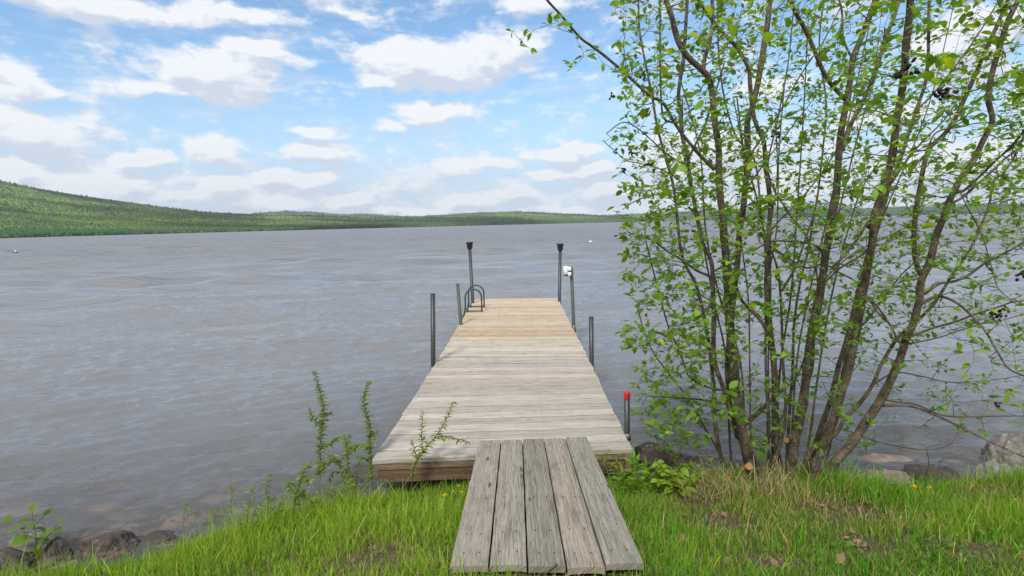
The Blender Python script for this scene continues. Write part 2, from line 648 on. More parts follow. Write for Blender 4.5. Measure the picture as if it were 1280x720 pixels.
def fbm(x, y, seed=0, o=4):
    s = 0; a = .5; t = 0
    for k in range(o):
        s = s + a * vnoise(x * 2 ** k, y * 2 ** k, seed + k * 17)
        t += a
        a *= .5
    return s / t


# ------------------------------------------------------------------ ground and water levels
WZ = -0.38
SH = [(0, 732), (80, 728), (200, 708), (300, 676), (400, 648), (480, 628), (600, 612), (800, 606), (900, 604), (1000, 604), (1100, 616), (1200, 614), (1280, 606)]
_sh = sorted([(PZ(a, b, WZ).x, PZ(a, b, WZ).y) for a, b in SH])
SHX = np.array([-40] + [_sh[0][0] - 1.5] + [p[0] for p in _sh] + [_sh[-1][0] + 2, 40])
SHY = np.array([_sh[0][1] - 1.2] + [_sh[0][1] - .25] + [p[1] for p in _sh] + [_sh[-1][1] + .1, _sh[-1][1] + 1.0])


def shore(x):
    return np.interp(x, SHX, SHY) + 0.05 * (vnoise(np.asarray(x) * 3.1, np.asarray(x) * 0, 5) - .5)


def ground_z(x, y):
    x = np.asarray(x, dtype=np.float64); y = np.asarray(y, dtype=np.float64)
    d = shore(x) - y
    land = WZ - 0.02 + 0.13 * (1 - np.exp(-np.maximum(d, 0) / .10)) + 0.235 * np.minimum(np.maximum(d, 0), 2.2) + 0.04 * np.maximum(d - 2.2, 0)
    n = (fbm(x * 2.2, y * 2.2, 3) - .5) * .07 * np.clip(d * 4, 0, 1)
    bed = WZ - 0.02 + np.maximum(np.minimum(d, 0) * .22, -3.0) + (fbm(x * 3, y * 3, 9) - .5) * .10 * np.clip(-d * 3, 0, 1)
    return np.where(d > 0, land + n, bed)


def gz(x, y):
    return float(ground_z(np.array([x]), np.array([y]))[0])


def on_ground(px, py, h=0.0):
    """world point where the photo ray meets the bank (or h above it)"""
    d = ray(px, py)
    t = np.arange(0.8 / d.y, 12, .003)
    x = d.x * t; y = d.y * t; z = CAM_Z + d.z * t
    k = np.argmax(z - h <= ground_z(x, y))
    return Vector((x[k], y[k], z[k]))


# ground: one sheet, fine near the camera, reaching the far shore under the water
def grid_axis(fine_lo, fine_hi, step, lo, hi, grow=1.25):
    a = list(np.arange(fine_lo, fine_hi, step))
    s = step
    while a[-1] < hi:
        s *= grow
        a.append(a[-1] + s)
    s = step
    while a[0] > lo:
        s *= grow
        a.insert(0, a[0] - s)
    return np.array(a)


def sheet(xs, ys, zf):
    X, Y = np.meshgrid(xs, ys)
    Z = zf(X, Y)
    V = np.stack([X, Y, Z], -1).reshape(-1, 3)
    nx, ny = len(xs), len(ys)
    i = np.arange(nx - 1)[None, :] + np.arange(ny - 1)[:, None] * nx
    q = np.stack([i, i + 1, i + nx + 1, i + nx], -1).reshape(-1, 4)
    return V, q


def ground_material():
    m, t, b = mat('bank_soil')
    o = t.new('ShaderNodeTexCoord').outputs['Object']
    n = t.noise(o, 5, 6, 0.6)
    n2 = t.noise(o, 60, 4, 0.7)
    c = t.ramp(n, [(0.3, (0.045, 0.05, 0.02)), (0.5, (0.085, 0.075, 0.035)), (0.66, (0.15, 0.105, 0.06))])
    c = t.mix(t.maprange(n2, .4, .7), c, (0.05, 0.035, 0.022))
    sp = t.new('ShaderNodeSeparateXYZ'); t.l.new(o, sp.inputs[0])
    bed = t.maprange(sp.outputs[2], WZ + .02, WZ - 0.05)
    vo = t.new('ShaderNodeTexVoronoi'); t.l.new(o, vo.inputs['Vector']); vo.inputs['Scale'].default_value = 7
    bc = t.ramp(t.math('MULTIPLY_ADD', t.noise(o, 4, 5, .6), 1.0, 0.0), [(0.35, (0.12, 0.095, 0.07)), (0.5, (0.30, 0.24, 0.17)), (0.60, (0.55, 0.47, 0.37))])
    bc = t.mix(t.maprange(vo.outputs['Distance'], 0.35, 0.6), bc, (0.07, 0.055, 0.04))
    c = t.mix(bed, c, bc)
    t.l.new(c, b.inputs['Base Color'])
    b.inputs['Roughness'].default_value = 0.95
    t.l.new(t.bump(n2, 0.6, 0.02), b.inputs['Normal'])
    return m


gx = grid_axis(-6, 6, 0.05, -6500, 7500, 1.3)
gy = grid_axis(-1, 7, 0.05, -300, 7500, 1.3)
V, q = sheet(gx, gy, ground_z)
ground = big_mesh('ground', V, q, mat_=ground_material(), smooth=True)
tag(ground, kind='structure')


# ------------------------------------------------------------------ water
def water_height(X, Y, SX):
    rng = np.random.default_rng(3)
    H = np.zeros_like(X)
    for k in range(64):
        lam = 0.12 * (0.55 / 0.12) ** rng.random()
        th = radians(rng.normal(-76, 13 if lam > .25 else 24))
        amp = 0.0070 * lam * (0.7 + .6 * rng.random())
        ph = rng.random() * 2 * pi
        fade = np.clip((lam / (SX * 3.0)) - .5, 0, 1)
        # short-crested: amplitude modulated
        mod = 0.3 + 1.4 * vnoise(X / (lam * 5) + k * 7.1, Y / (lam * 2.6) + k * 3.3, k)
        H += amp * fade * mod * np.sin(2 * pi / lam * (X * cos(th) + Y * sin(th)) + ph + 1.6 * vnoise(X / lam / 5, Y / lam / 5, k + 99))
    # longer wind waves out on the open lake
    DD = np.hypot(X, Y)
    grow = np.clip((DD - 5) / 16, 0, 1)
    for k in range(26):
        lam = 0.6 * (7.0 / 0.6) ** rng.random()
        th = radians(rng.normal(-78, 16))
        ph = rng.random() * 2 * pi
        fade = np.clip((lam / (SX * 3.0)) - .5, 0, 1)
        mod = 0.3 + 1.4 * vnoise(X / (lam * 5) + k * 5.1, Y / (lam * 2.6) + k * 2.3, k + 300)
        H += 0.0085 * lam * grow * fade * mod * np.sin(2 * pi / lam * (X * cos(th) + Y * sin(th)) + ph)
    return H


def water_material():
    m, t, b = mat('lake_water')
    o = t.new('ShaderNodeTexCoord').outputs['Object']
    at = t.new('ShaderNodeAttribute', attribute_name='col').outputs['Color']
    shal = t.new('ShaderNodeSeparateColor'); t.l.new(at, shal.inputs[0])
    murk = t.mix(t.noise(o, 0.5, 3), (0.150, 0.155, 0.166), (0.188, 0.192, 0.203))
    b.inputs['Roughness'].default_value = 0.05
    b.inputs['IOR'].default_value = 1.5
    t.l.new(murk, b.inputs['Base Color'])
    m1 = t.mapping(o, (0.6, 2.2, 1), (0, 0, radians(-10)))
    h1 = t.noise(m1, 2.2, 4, 0.6, 0.4)
    m2 = t.mapping(o, (0.5, 2.0, 1), (0, 0, radians(-18)))
    h2 = t.noise(m2, 9.0, 3, 0.6, 0.5)
    # gust patches change how rough the far water is
    gust = t.maprange(t.noise(t.mapping(o, (0.02, 0.05, 1)), 1.0, 3), 0.35, 0.65, 0.5, 1.0)
    cd = t.new('ShaderNodeVectorMath', operation='LENGTH')
    t.l.new(o, cd.inputs[0])
    far = t.maprange(cd.outputs['Value'], 8.0, 160.0, 1.0, 0.8)
    n1 = t.new('ShaderNodeBump'); n1.inputs['Distance'].default_value = 0.06
    t.l.new(h1, n1.inputs['Height']); t.l.new(t.math('MULTIPLY', far, 0.30), n1.inputs['Strength'])
    n2 = t.new('ShaderNodeBump'); n2.inputs['Distance'].default_value = 0.020
    t.l.new(h2, n2.inputs['Height']); t.l.new(t.math('MULTIPLY', far, 0.6), n2.inputs['Strength'])
    t.l.new(n1.outputs[0], n2.inputs['Normal'])
    m3_ = t.mapping(o, (0.22, 1.0, 1), (0, 0, radians(-14)))
    h3_ = t.noise(m3_, 0.55, 5, 0.62, 0.6)
    n3 = t.new('ShaderNodeBump'); n3.inputs['Distance'].default_value = 0.6
    t.l.new(h3_, n3.inputs['Height']); t.l.new(t.maprange(cd.outputs['Value'], 9.0, 30.0, 0.0, 0.75), n3.inputs['Strength'])
    t.l.new(n2.outputs[0], n3.inputs['Normal'])
    h4_ = t.noise(t.mapping(o, (0.30, 1.0, 1), (0, 0, radians(-12))), 0.075, 6, 0.68, 0.8)
    n4 = t.new('ShaderNodeBump'); n4.inputs['Distance'].default_value = 5.0
    t.l.new(h4_, n4.inputs['Height']); t.l.new(t.maprange(cd.outputs['Value'], 14.0, 70.0, 0.0, 0.8), n4.inputs['Strength'])
    t.l.new(n3.outputs[0], n4.inputs['Normal'])
    bn = n4.outputs[0]
    t.l.new(t.maprange(cd.outputs['Value'], 9.0, 50.0, 0.05, 0.42), b.inputs['Roughness'])
    t.l.new(bn, b.inputs['Normal'])
    trn = t.new('ShaderNodeBsdfTransparent')
    trn.inputs[0].default_value = (0.86, 0.80, 0.70, 1)
    fr = t.new('ShaderNodeFresnel'); fr.inputs[0].default_value = 1.33
    t.l.new(bn, fr.inputs['Normal'])
    clear = t.math('MULTIPLY', shal.outputs[0], t.math('SUBTRACT', 1.0, fr.outputs[0]))
    mx = t.new('ShaderNodeMixShader')
    t.l.new(clear, mx.inputs[0])
    t.l.new(b.outputs[0], mx.inputs[1])
    t.l.new(trn.outputs[0], mx.inputs[2])
    t.l.new(mx.outputs[0], t.n['Material Output'].inputs['Surface'])
    return m


wx = grid_axis(-9, 9, 0.04, -6400, 7400, 1.018)
wy = grid_axis(3.0, 12.0, 0.035, 1.8, 7400, 1.012)
sx = np.gradient(wx)
sy = np.gradient(wy)
XX, YY = np.meshgrid(wx, wy)
SX, SY = np.meshgrid(sx, sy)
HH = WZ + water_height(XX, YY, np.maximum(SX, SY))
V = np.stack([XX, YY, HH], -1).reshape(-1, 3)
nx, ny = len(wx), len(wy)
i = np.arange(nx - 1)[None, :] + np.arange(ny - 1)[:, None] * nx
q = np.stack([i, i + 1, i + nx + 1, i + nx], -1).reshape(-1, 4)
dshore = (YY - shore(XX)).ravel()
clearness = 0.72 * np.exp(-np.maximum(dshore - .1, 0) / 2.0)
keep = (V[q].mean(1)[:, 1] > shore(V[q].mean(1)[:, 0]) - 0.35)
water = big_mesh('water', V, q[keep], col=np.stack([clearness] * 3, -1), mat_=water_material(), smooth=True)
tag(water, kind='structure')


# ------------------------------------------------------------------ far hills and forest
def hill_material():
    m, t, b = mat('wooded_hillside')
    o = t.new('ShaderNodeTexCoord').outputs['Object']
    n = t.noise(o, 0.012, 6, 0.65)
    n2 = t.noise(o, 0.09, 4, 0.6)
    c = t.ramp(n, [(0.35, (0.030, 0.065, 0.020)), (0.5, (0.055, 0.115, 0.030)), (0.65, (0.085, 0.16, 0.04))])
    c = t.mix(t.maprange(n2, 0.4, 0.6), c, (0.02, 0.05, 0.018))
    t.l.new(c, b.inputs['Base Color'])
    b.inputs['Roughness'].default_value = 1.0
    b.inputs['Specular IOR Level'].default_value = 0.0
    return m


M_hill = hill_material()


def terrain(name, sky_pts, d_shore, d_ridge, rough, shape=0.85, back=1.5):
    """hill whose ridge stands d_ridge(az) away; rises from its foot at d_shore(az)"""
    pxs = np.array([p[0] for p in sky_pts], float)
    AZ, EL = [], []
    for p in sky_pts:
        a, e = azel(*p)
        AZ.append(a); EL.append(e)
    AZ = np.array(AZ); EL = np.array(EL)
    az = np.linspace(AZ[0], AZ[-1], 420)
    el = np.interp(az, AZ, EL)
    ds = d_shore(az); dr = d_ridge(az)
    R = 60
    s = np.concatenate([np.linspace(0, 1, R), np.linspace(1.08, back, 8)])
    A, S = np.meshgrid(az, s)
    DS = np.tile(ds, (len(s), 1)); DR = np.tile(dr, (len(s), 1)); E = np.tile(el, (len(s), 1))
    D = DS + (DR - DS) * S
    rise = np.clip(S, 0, 1) ** shape
    Hs = (CAM_Z - WZ) * np.clip(S * 30, 0, 1) + np.tan(E) * rise * D
    Hs = np.where(S <= 1, Hs, (CAM_Z - WZ + np.tan(E) * DR) * np.maximum(0, 1 - (S - 1) / (back - 1)))
    X = D * np.sin(A); Y = D * np.cos(A)
    nz = (fbm(X / 260, Y / 260, 21) - .5) * rough * np.clip(S * 4, 0, 1) * np.clip(1.0 - np.abs(S - 1) * 0, 0, 1)
    Z = WZ - 0.5 + Hs + nz * np.clip((1 - S) * 6, 0, 1)
    V = np.stack([X, Y, Z], -1).reshape(-1, 3)
    nx = len(az); ny = len(s)
    i = np.arange(nx - 1)[None, :] + np.arange(ny - 1)[:, None] * nx
    q = np.stack([i, i + 1, i + nx + 1, i + nx], -1).reshape(-1, 4)
    o = big_mesh(name, V, q, mat_=M_hill, smooth=True)
    tag(o, kind='structure')

    def at(a, s_):
        d0 = np.interp(a, az, ds); d1 = np.interp(a, az, dr); e = np.interp(a, az, el)
        d = d0 + (d1 - d0) * s_
        x = d * np.sin(a); y = d * np.cos(a)
        z = WZ - .5 + (CAM_Z - WZ) * np.clip(s_ * 30, 0, 1) + np.tan(e) * np.clip(s_, 0, 1) ** shape * d
        z = z + (fbm(x / 260, y / 260, 21) - .5) * rough * np.clip(s_ * 4, 0, 1) * np.clip((1 - s_) * 6, 0, 1)
        return x, y, z
    return o, at, (AZ[0], AZ[-1])


SK1 = [(-330, 205), (-150, 212), (0, 228), (30, 234), (60, 240), (120, 249), (200, 260), (260, 267), (330, 270.5), (400, 271), (440, 272), (520, 272), (560, 270), (600, 267), (650, 266), (700, 268), (760, 271), (830, 270), (900, 269)]
SK2 = [(290, 272), (320, 267), (350, 264.5), (390, 265.5), (420, 268.5), (450, 267.5), (480, 269), (520, 274), (560, 276)]
SK3 = [(700, 272), (800, 268), (900, 263), (960, 260), (1020, 258), (1080, 261), (1140, 259), (1200, 256), (1280, 255), (1400, 250), (1600, 246)]
SK4 = [(680, 275), (760, 273), (850, 270), (1000, 266), (1120, 262), (1280, 260), (1600, 252)]
dS1 = lambda a: np.interp(a, [-1.2, -.785, -.4, 0, .25, .4], [520, 700, 1150, 2100, 2700, 3000])
dR1 = lambda a: np.interp(a, [-1.2, -.785, -.4, 0, .25, .4], [2300, 2400, 2500, 3200, 3800, 4200])
h1, at1, ar1 = terrain('hills', SK1, dS1, dR1, 14)
h2, at2, ar2 = terrain('far_hills', SK2, lambda a: a * 0 + 4600, lambda a: a * 0 + 6000, 10)
h3, at3, ar3 = terrain('distant_mountains', SK3, lambda a: a * 0 + 4900, lambda a: a * 0 + 6300, 16)
h4, at4, ar4 = terrain('far_shore', SK4, lambda a: a * 0 + 3600, lambda a: a * 0 + 4700, 10)

# icosahedron template
ph_ = (1 + 5 ** .5) / 2
ICO_V = np.array([(-1, ph_, 0), (1, ph_, 0), (-1, -ph_, 0), (1, -ph_, 0), (0, -1, ph_), (0, 1, ph_), (0, -1, -ph_), (0, 1, -ph_), (ph_, 0, -1), (ph_, 0, 1), (-ph_, 0, -1), (-ph_, 0, 1)])
ICO_V /= np.linalg.norm(ICO_V[0])
ICO_F = np.array([(0, 11, 5), (0, 5, 1), (0, 1, 7), (0, 7, 10), (0, 10, 11), (1, 5, 9), (5, 11, 4), (11, 10, 2), (10, 7, 6), (7, 1, 8), (3, 9, 4), (3, 4, 2), (3, 2, 6), (3, 6, 8), (3, 8, 9), (4, 9, 5), (2, 4, 11), (6, 2, 10), (8, 6, 7), (9, 8, 1)])


def forest(name, at, ar, n, size, label, smin=0.0, con=0.3, pw=1.0, power=1.3):
    rng = np.random.default_rng(len(name) * 13)
    a = rng.uniform(ar[0], ar[1], n)
    s = rng.random(n) ** power * (1.02 - smin) + smin
    # a dense belt along the water
    nb = n // 5
    s[:nb] = rng.random(nb) * 0.03
    x, y, z = at(a, s)
    D = np.hypot(x, y)
    w = size * (0.6 + .8 * rng.random(n)) * np.clip(D / 1600, .6, 2.0)
    conif = (rng.random(n) < con * (0.4 + 1.6 * (fbm(x / 150, y / 150, 4) > .52) + 2.6 * np.clip(1 - s / .3, 0, 1))) | ((s < .02) & (rng.random(n) < .40))
    hgt = np.where(conif, w * 1.05, w * 0.62)
    wid = np.where(conif, w * 0.42, w * 0.62)
    V = np.repeat(ICO_V[None], n, 0) * (1 + .28 * (rng.random((n, 12, 1)) - .5))
    taper = np.where(conif[:, None], np.clip(1 - V[:, :, 2] * .75, .1, 2), 1.0)
    V[:, :, 0] *= wid[:, None] * taper; V[:, :, 1] *= wid[:, None] * taper; V[:, :, 2] *= hgt[:, None]
    V[:, :, 0] += x[:, None]; V[:, :, 1] += y[:, None]; V[:, :, 2] += (z + hgt * np.where(s < .02, .6, .25))[:, None]
    pal = np.array([(0.095, 0.145, 0.042), (0.072, 0.116, 0.040), (0.115, 0.168, 0.045), (0.048, 0.084, 0.038), (0.135, 0.140, 0.07)])
    reg = fbm(x / 180, y / 180, 77)
    ci = np.clip((rng.random(n) * 2.2 + reg * 5.2 - 1.2), 0, 4).astype(int)
    c = pal[ci]
    # upper slopes carry broadleaf wood of a fresher green
    c = .55 * c + .45 * pal[np.clip((reg * 5.2 - .1), 0, 4).astype(int)]
    c = c * (1 + .2 * np.clip(s * 2 - .4, 0, 1))[:, None]
    c = np.where(conif[:, None], np.array([[0.045, 0.09, 0.042]]), c)
    c = c * (0.85 + .3 * rng.random((n, 1))) * (.50 + .85 * np.clip((fbm(x / 300, y / 300, 5) - .38) * 4, 0, 1))[:, None]
    C = np.repeat(c[:, None], 12, 1).reshape(-1, 3)
    T = (ICO_F[None] + (np.arange(n) * 12)[:, None, None]).reshape(-1, 3)
    o = big_mesh(name, V.reshape(-1, 3), None, T, C, M_forest, smooth=False)
    tag(o, label, 'forest', kind='stuff')
    return o


def forest_mat():
    m, t, b = mat('forest_crowns')
    a = t.new('ShaderNodeAttribute', attribute_name='col').outputs['Color']
    o = t.new('ShaderNodeTexCoord').outputs['Object']
    n = t.noise(o, 0.5, 4, 0.7)
    c = t.mix(1.0, a, t.ramp(n, [(.35, (.8, .8, .8)), (.65, (1.1, 1.1, 1.1))]), 'MULTIPLY')
    t.l.new(c, b.inputs['Base Color'])
    b.inputs['Roughness'].default_value = 1.0
    b.inputs['Specular IOR Level'].default_value = 0.0
    return m


M_forest = forest_mat()
forest('forest', at1, ar1, 170000, 4.9, 'mixed spring green and dark forest covering the long hill across the lake', con=.09)
forest('forest', at4, ar4, 16000, 8.0, 'distant blue green woodland along the far shore behind the bush', con=.5)
forest('forest', at3, ar3, 12000, 8.0, 'pale blue wooded mountains farthest off behind the bush', con=.4)
forest('forest', at2, ar2, 8000, 7.0, 'hazy wooded far ridge showing above the low end of the hill', con=.4)

# haze
hb = MB()
hb.box((-7300, -200, -6), (8200, 8000, 520))
hm = bpy.data.materials.new('haze_air')
hm.use_nodes = True
ht = NT(hm.node_tree)
ht.n.clear()
ho = ht.new('ShaderNodeOutputMaterial')
hv = ht.new('ShaderNodeVolumePrincipled')
hv.inputs['Color'].default_value = (0.80, 0.90, 1.0, 1)
hv.inputs['Density'].default_value = 0.00007
hv.inputs['Anisotropy'].default_value = 0.0
ht.l.new(hv.outputs[0], ho.inputs['Volume'])
hz_o = hb.build('haze', hm)
tag(hz_o, 'thin pale blue summer haze over the lake', 'haze', kind='stuff')

# ------------------------------------------------------------------ the dock
A0 = PZ(466, 575, 0); B0 = PZ(790, 561, 0)            # front left / front right
A1 = PZ(549.5, 447, 0); B1 = PZ(734, 446, 0)          # joint
A2 = PZ(593.6, 374, 0); B2 = PZ(697, 373, 0)          # far end
dock = empty('dock', ((A0.x + B0.x) / 2, (A0.y + B0.y) / 2, 0))
tag(dock, 'long wooden plank dock over the lake, grey near half and tan far half', 'dock')


def deck_section(Al, Bl, Ah, Bh, pitch, seed, tintf, zoff):
    rng = random.Random(seed)
    mb = MB()
    L = ((Ah - Al).length + (Bh - Bl).length) / 2
    n = int(round(L / pitch))
    for k in range(n):
        s0 = k / n; s1 = (k + 1) / n
        g = 0.0055 / L * (0.7 + 1.9 * rng.random())
        a0 = Al.lerp(Ah, s0 + g); a1 = Al.lerp(Ah, s1 - g)
        b0 = Bl.lerp(Bh, s0 + g); b1 = Bl.lerp(Bh, s1 - g)
        ex = rng.uniform(-.006, .008); ex2 = rng.uniform(-.006, .008)
        z = zoff + rng.uniform(-.0025, .0025)
        # grain runs across the dock: from A side to B side
        mb.board((a1.x - ex, a1.y), (b1.x + ex2, b1.y), (a0.x - ex, a0.y), (b0.x + ex2, b0.y), z, 0.034, seed * 50 + k, tintf(k, n, rng), 0, 0.003)
        for fx in (0.02, 0.34, 0.66, 0.98):
            for fy in (0.25, 0.75):
                c = a0.lerp(b0, fx).lerp(a1.lerp(b1, fx), fy)
                c = Vector((c.x + rng.uniform(-.008, .008), c.y, z + 0.0015))
                r = 0.0042
                mb.add([(c.x + cos(q_ * pi / 3) * r, c.y + sin(q_ * pi / 3) * r, c.z) for q_ in range(6)], [tuple(range(6))], 1)
    return mb


def tint_grey(k, n, r):
    v = r.uniform(0.78, 1.07)
    w = r.uniform(-.02, .03)
    return (v + w + .01, v, v - w * 0.6 + .01)


def tint_tan(k, n, r):
    c = r.random()
    far = k / n
    if c < 0.42 + 0.5 * far:
        v = r.uniform(.98, 1.14)
        return (v * 1.10, v * 1.0, v * 0.85)
    if c < .85:
        v = r.uniform(.93, 1.1)
        return (v * 1.03, v, v * .95)
    v = r.uniform(.8, .95)
    return (v * 1.12, v * .95, v * .76)


s1 = deck_section(A0, B0, A1, B1, 0.140, 1, tint_grey, 0.0).build('deck_section', [M_deck, M_nail], dock)
tag(s1, 'pale grey weathered boards of the near half')
gapd = 0.03 / (A2 - A1).length
s2 = deck_section(A1.lerp(A2, gapd), B1.lerp(B2, gapd), A2, B2, 0.140, 2, tint_tan, 0.006).build('deck_section', [M_deck, M_nail], dock)
tag(s2, 'newer tan and cream boards of the far half')


def frame_board(p, q_, top, bot, th, bid, inward, tint=(1, 1, 1)):
    mb = MB()
    p = Vector(p); q_ = Vector(q_)
    d = (q_ - p); L = d.length; d.normalize()
    nrm = Vector(inward).normalized() * th
    vs, gp = [], []
    N = 6
    for k in range(N + 1):
        c = p.lerp(q_, k / N)
        for (o_, z) in ((0, bot), (0, top), (1, top), (1, bot)):
            vs.append((c.x + nrm.x * o_, c.y + nrm.y * o_, z))
            gp.append((k / N * L + bid * 3, z + o_ * th + bid, bid))
    fs = []
    for k in range(N):
        for j in range(4):
            a = k * 4 + j; b = k * 4 + (j + 1) % 4
            fs.append((a, b, b + 4, a + 4))
    fs.append((0, 3, 2, 1)[::-1]); fs.append(tuple(N * 4 + j for j in (0, 1, 2, 3))[::-1])
    mb.add(vs, fs, 0, False, gp, tint)
    return mb


def merge(*mbs):
    r = MB()
    for m_ in mbs:
        b = len(r.v)
        r.v += m_.v
        r.f += [tuple(i + b for i in f) for f in m_.f]
        r.mi += m_.mi; r.sm += m_.sm; r.gp += m_.gp; r.tint += m_.tint; r.col += m_.col
    return r


inn = Vector((0, 1, 0))
fr1 = merge(
    frame_board((A0.x + .012, A0.y + .012, 0), (B0.x - .012, B0.y + .012, 0), -0.036, -0.085, 0.04, 1, inn, (1.25, 1.2, 1.15)),
    frame_board((A0.x + .03, A0.y + .022, 0), (B0.x - .05, B0.y + .022, 0), -0.087, -0.185, 0.04, 2, inn, (.9, .85, .8)),
    frame_board((A0.x + .012, A0.y + .055, 0), (A1.x + .012, A1.y, 0), -0.036, -0.185, 0.04, 3, (1, 0, 0), (.85, .8, .8)),
    frame_board((B0.x - .012, B0.y + .055, 0), (B1.x - .012, B1.y, 0), -0.036, -0.185, 0.04, 4, (-1, 0, 0), (1.1, 1.05, .9)),
    frame_board((A1.x + .055, A1.y - .05, 0), (B1.x - .055, B1.y - .05, 0), -0.036, -0.185, 0.04, 5, inn))
fr1.box((B0.x - 0.048, B0.y + .004, -0.185), (B0.x - .004, B0.y + .05, -0.037), 0, 0, (1.35, 1.3, 1.0), 7)
fr1.build('frame', M_frame, dock)
fr2 = merge(
    frame_board((A1.x + .012, A1.y + .02, 0), (A2.x + .012, A2.y - .01, 0), -0.03, -0.18, 0.04, 13, (1, 0, 0), (.8, .8, .8)),
    frame_board((B1.x - .012, B1.y + .02, 0), (B2.x - .012, B2.y - .01, 0), -0.03, -0.18, 0.04, 14, (-1, 0, 0)),
    frame_board((A2.x + .055, A2.y - .05, 0), (B2.x - .055, B2.y - .05, 0), -0.03, -0.18, 0.04, 15, inn))
fr2.build('frame', M_frame, dock)


# posts holding the dock
def edge_at(side, py):
    if side == 'L':
        a, b, c = A0, A1, A2
    else:
        a, b, c = B0, B1, B2
    return a, b, c


def post(px_top, py_top, px_bot, py_bot, Y, wpx, mat_, label, name='dock_post', cap=None, group=None, z_bot=None):
    top = P(px_top, py_top, Y)
    bot = P(px_bot, py_bot, Y)
    d = (bot - top)
    # carry on down to the lake bed
    zb = gz(bot.x, bot.y) - 0.1 if z_bot is None else z_bot
    k = (zb - top.z) / d.z
    foot = top + d * k
    r = wpx / 2 * Y / FPX
    root = empty(name, foot)
    tag(root, label, 'post', group)
    mb = MB()
    mb.tube([foot, foot.lerp(top, .5), top], r, 14)
    # rim
    mb.tube([top - Vector((0, 0, .012)), top + Vector((0, 0, .001))], r * 1.04, 14)
    mb.build('pole', mat_, root)
    # bracket on the dock edge
    bz = -0.11
    t_ = (bz - top.z) / (foot.z - top.z)
    c = top.lerp(foot, t_)
    s = 1 if c.x < 0.3 else -1
    bb = MB()
    bb.tube([c + Vector((0, 0, -.07)), c + Vector((0, 0, .07))], r * 1.32, 14)
    bb.box((min(c.x, c.x + s * .09), c.y - .035, c.z - .05), (max(c.x, c.x + s * .09), c.y + .035, c.z + .05))
    bb.build('bracket', M_galv, root)
    return root, top, foot, r


P1 = post(541, 367, 541.5, 452, 6.05, 6.0, M_metal, 'dark grey steel post on the left edge beside the joint of the two deck sections')
P2 = post(572, 355, 576, 404, 8.4, 4.2, M_olive, 'greenish steel post on the left edge just before the ladder')
P3 = post(587.2, 310, 591, 378, 10.75, 4.0, M_metal, 'tall thin pole with black cup top at the far left corner of the dock', 'capped_pole')
P4 = post(700.3, 312, 699.2, 376, 10.75, 4.0, M_metal, 'tall thin pole with black cup top at the far right corner of the dock', 'capped_pole')
P5 = post(714.2, 334, 717, 404, 8.4, 4.2, M_olive, 'thin post on the right edge carrying a white fitting near its top')
P6 = post(739, 396, 739.5, 458, 5.95, 6.0, M_metal, 'dark steel post on the right edge beside the joint of the two deck sections')
P7 = post(783.6, 493, 784, 548, 3.86, 7.4, M_metal, 'thick grey pipe post with bright red cap near the shore')

for (root, top, foot, r) in (P3, P4):
    mb = MB()
    k = 10.75 / FPX
    zs = [(-.035, 1.9), (.0, 3.2), (.01, 3.5), (.09, 3.7), (.095, 4.4), (.125, 4.6), (.128, 3.6), (.10, 3.2)]
    mb.tube([top + Vector((0, 0, z_)) for z_, _ in zs], [w_ * k for _, w_ in zs], 16)
    mb.build('cup_top', M_black, root)
# red cap
root, top, foot, r = P7
mb = MB()
zs = [(-.036, 1.10), (-.033, 1.12), (0.010, 1.18), (0.020, 1.08), (0.025, 0.7), (0.026, .1)]
mb.tube([top + Vector((0, 0, z_)) for z_, _ in zs], [w_ * r for _, w_ in zs], 20)
mb.build('cap', M_red, root)
mb = MB()
mb.tube([P(784, 541, 3.86), P(784, 549, 3.86)], [r * 1.35] * 2, 14)
mb.build('collar', M_galv, root)
# white fitting: a drum lamp and a bracket drum on the post
root, top, foot, r = P5
k = 8.4 / FPX
c = P(707.5, 339, 8.36)
fit = MB()
fit.tube([c + Vector((0, 0, -4.2 * k)), c + Vector((0, 0, -4 * k)), c + Vector((0, 0, 5.4 * k)), c + Vector((0, 0, 6 * k))], [2.6 * k, 3.1 * k, 3.3 * k, 2.7 * k], 14)
fit.tube([c + Vector((0, 0, -8.5 * k)), c + Vector((0, 0, -5.6 * k))], [1.6 * k, 1.8 * k], 12)
c2 = P(712, 338, 8.33)
fit.tube([c2 + Vector((0, 0, -7 * k)), c2 + Vector((0, 0, -2.2 * k))], 2.2 * k, 12)
fit.tube([c2 + Vector((0, 0, -.8 * k)), c2 + Vector((0, 0, 3.2 * k)), c2 + Vector((0, 0, 4.2 * k))], [2.3 * k, 2.3 * k, 1.4 * k], 12)
fit.tube([c + Vector((0, 0, 3.5 * k)), c2 + Vector((0, 0, 2 * k))], 1.1 * k, 8)
fit.tube([c + Vector((0, 0, -5.7 * k)), c + Vector((0, 0, -4.1 * k))], 2.75 * k, 14, mi=1)
fit.tube([c2 + Vector((0, 0, -2.3 * k)), c2 + Vector((0, 0, -.7 * k))], 2.1 * k, 12, mi=1)
fit.build('white_fitting', [M_white, M_black], root)

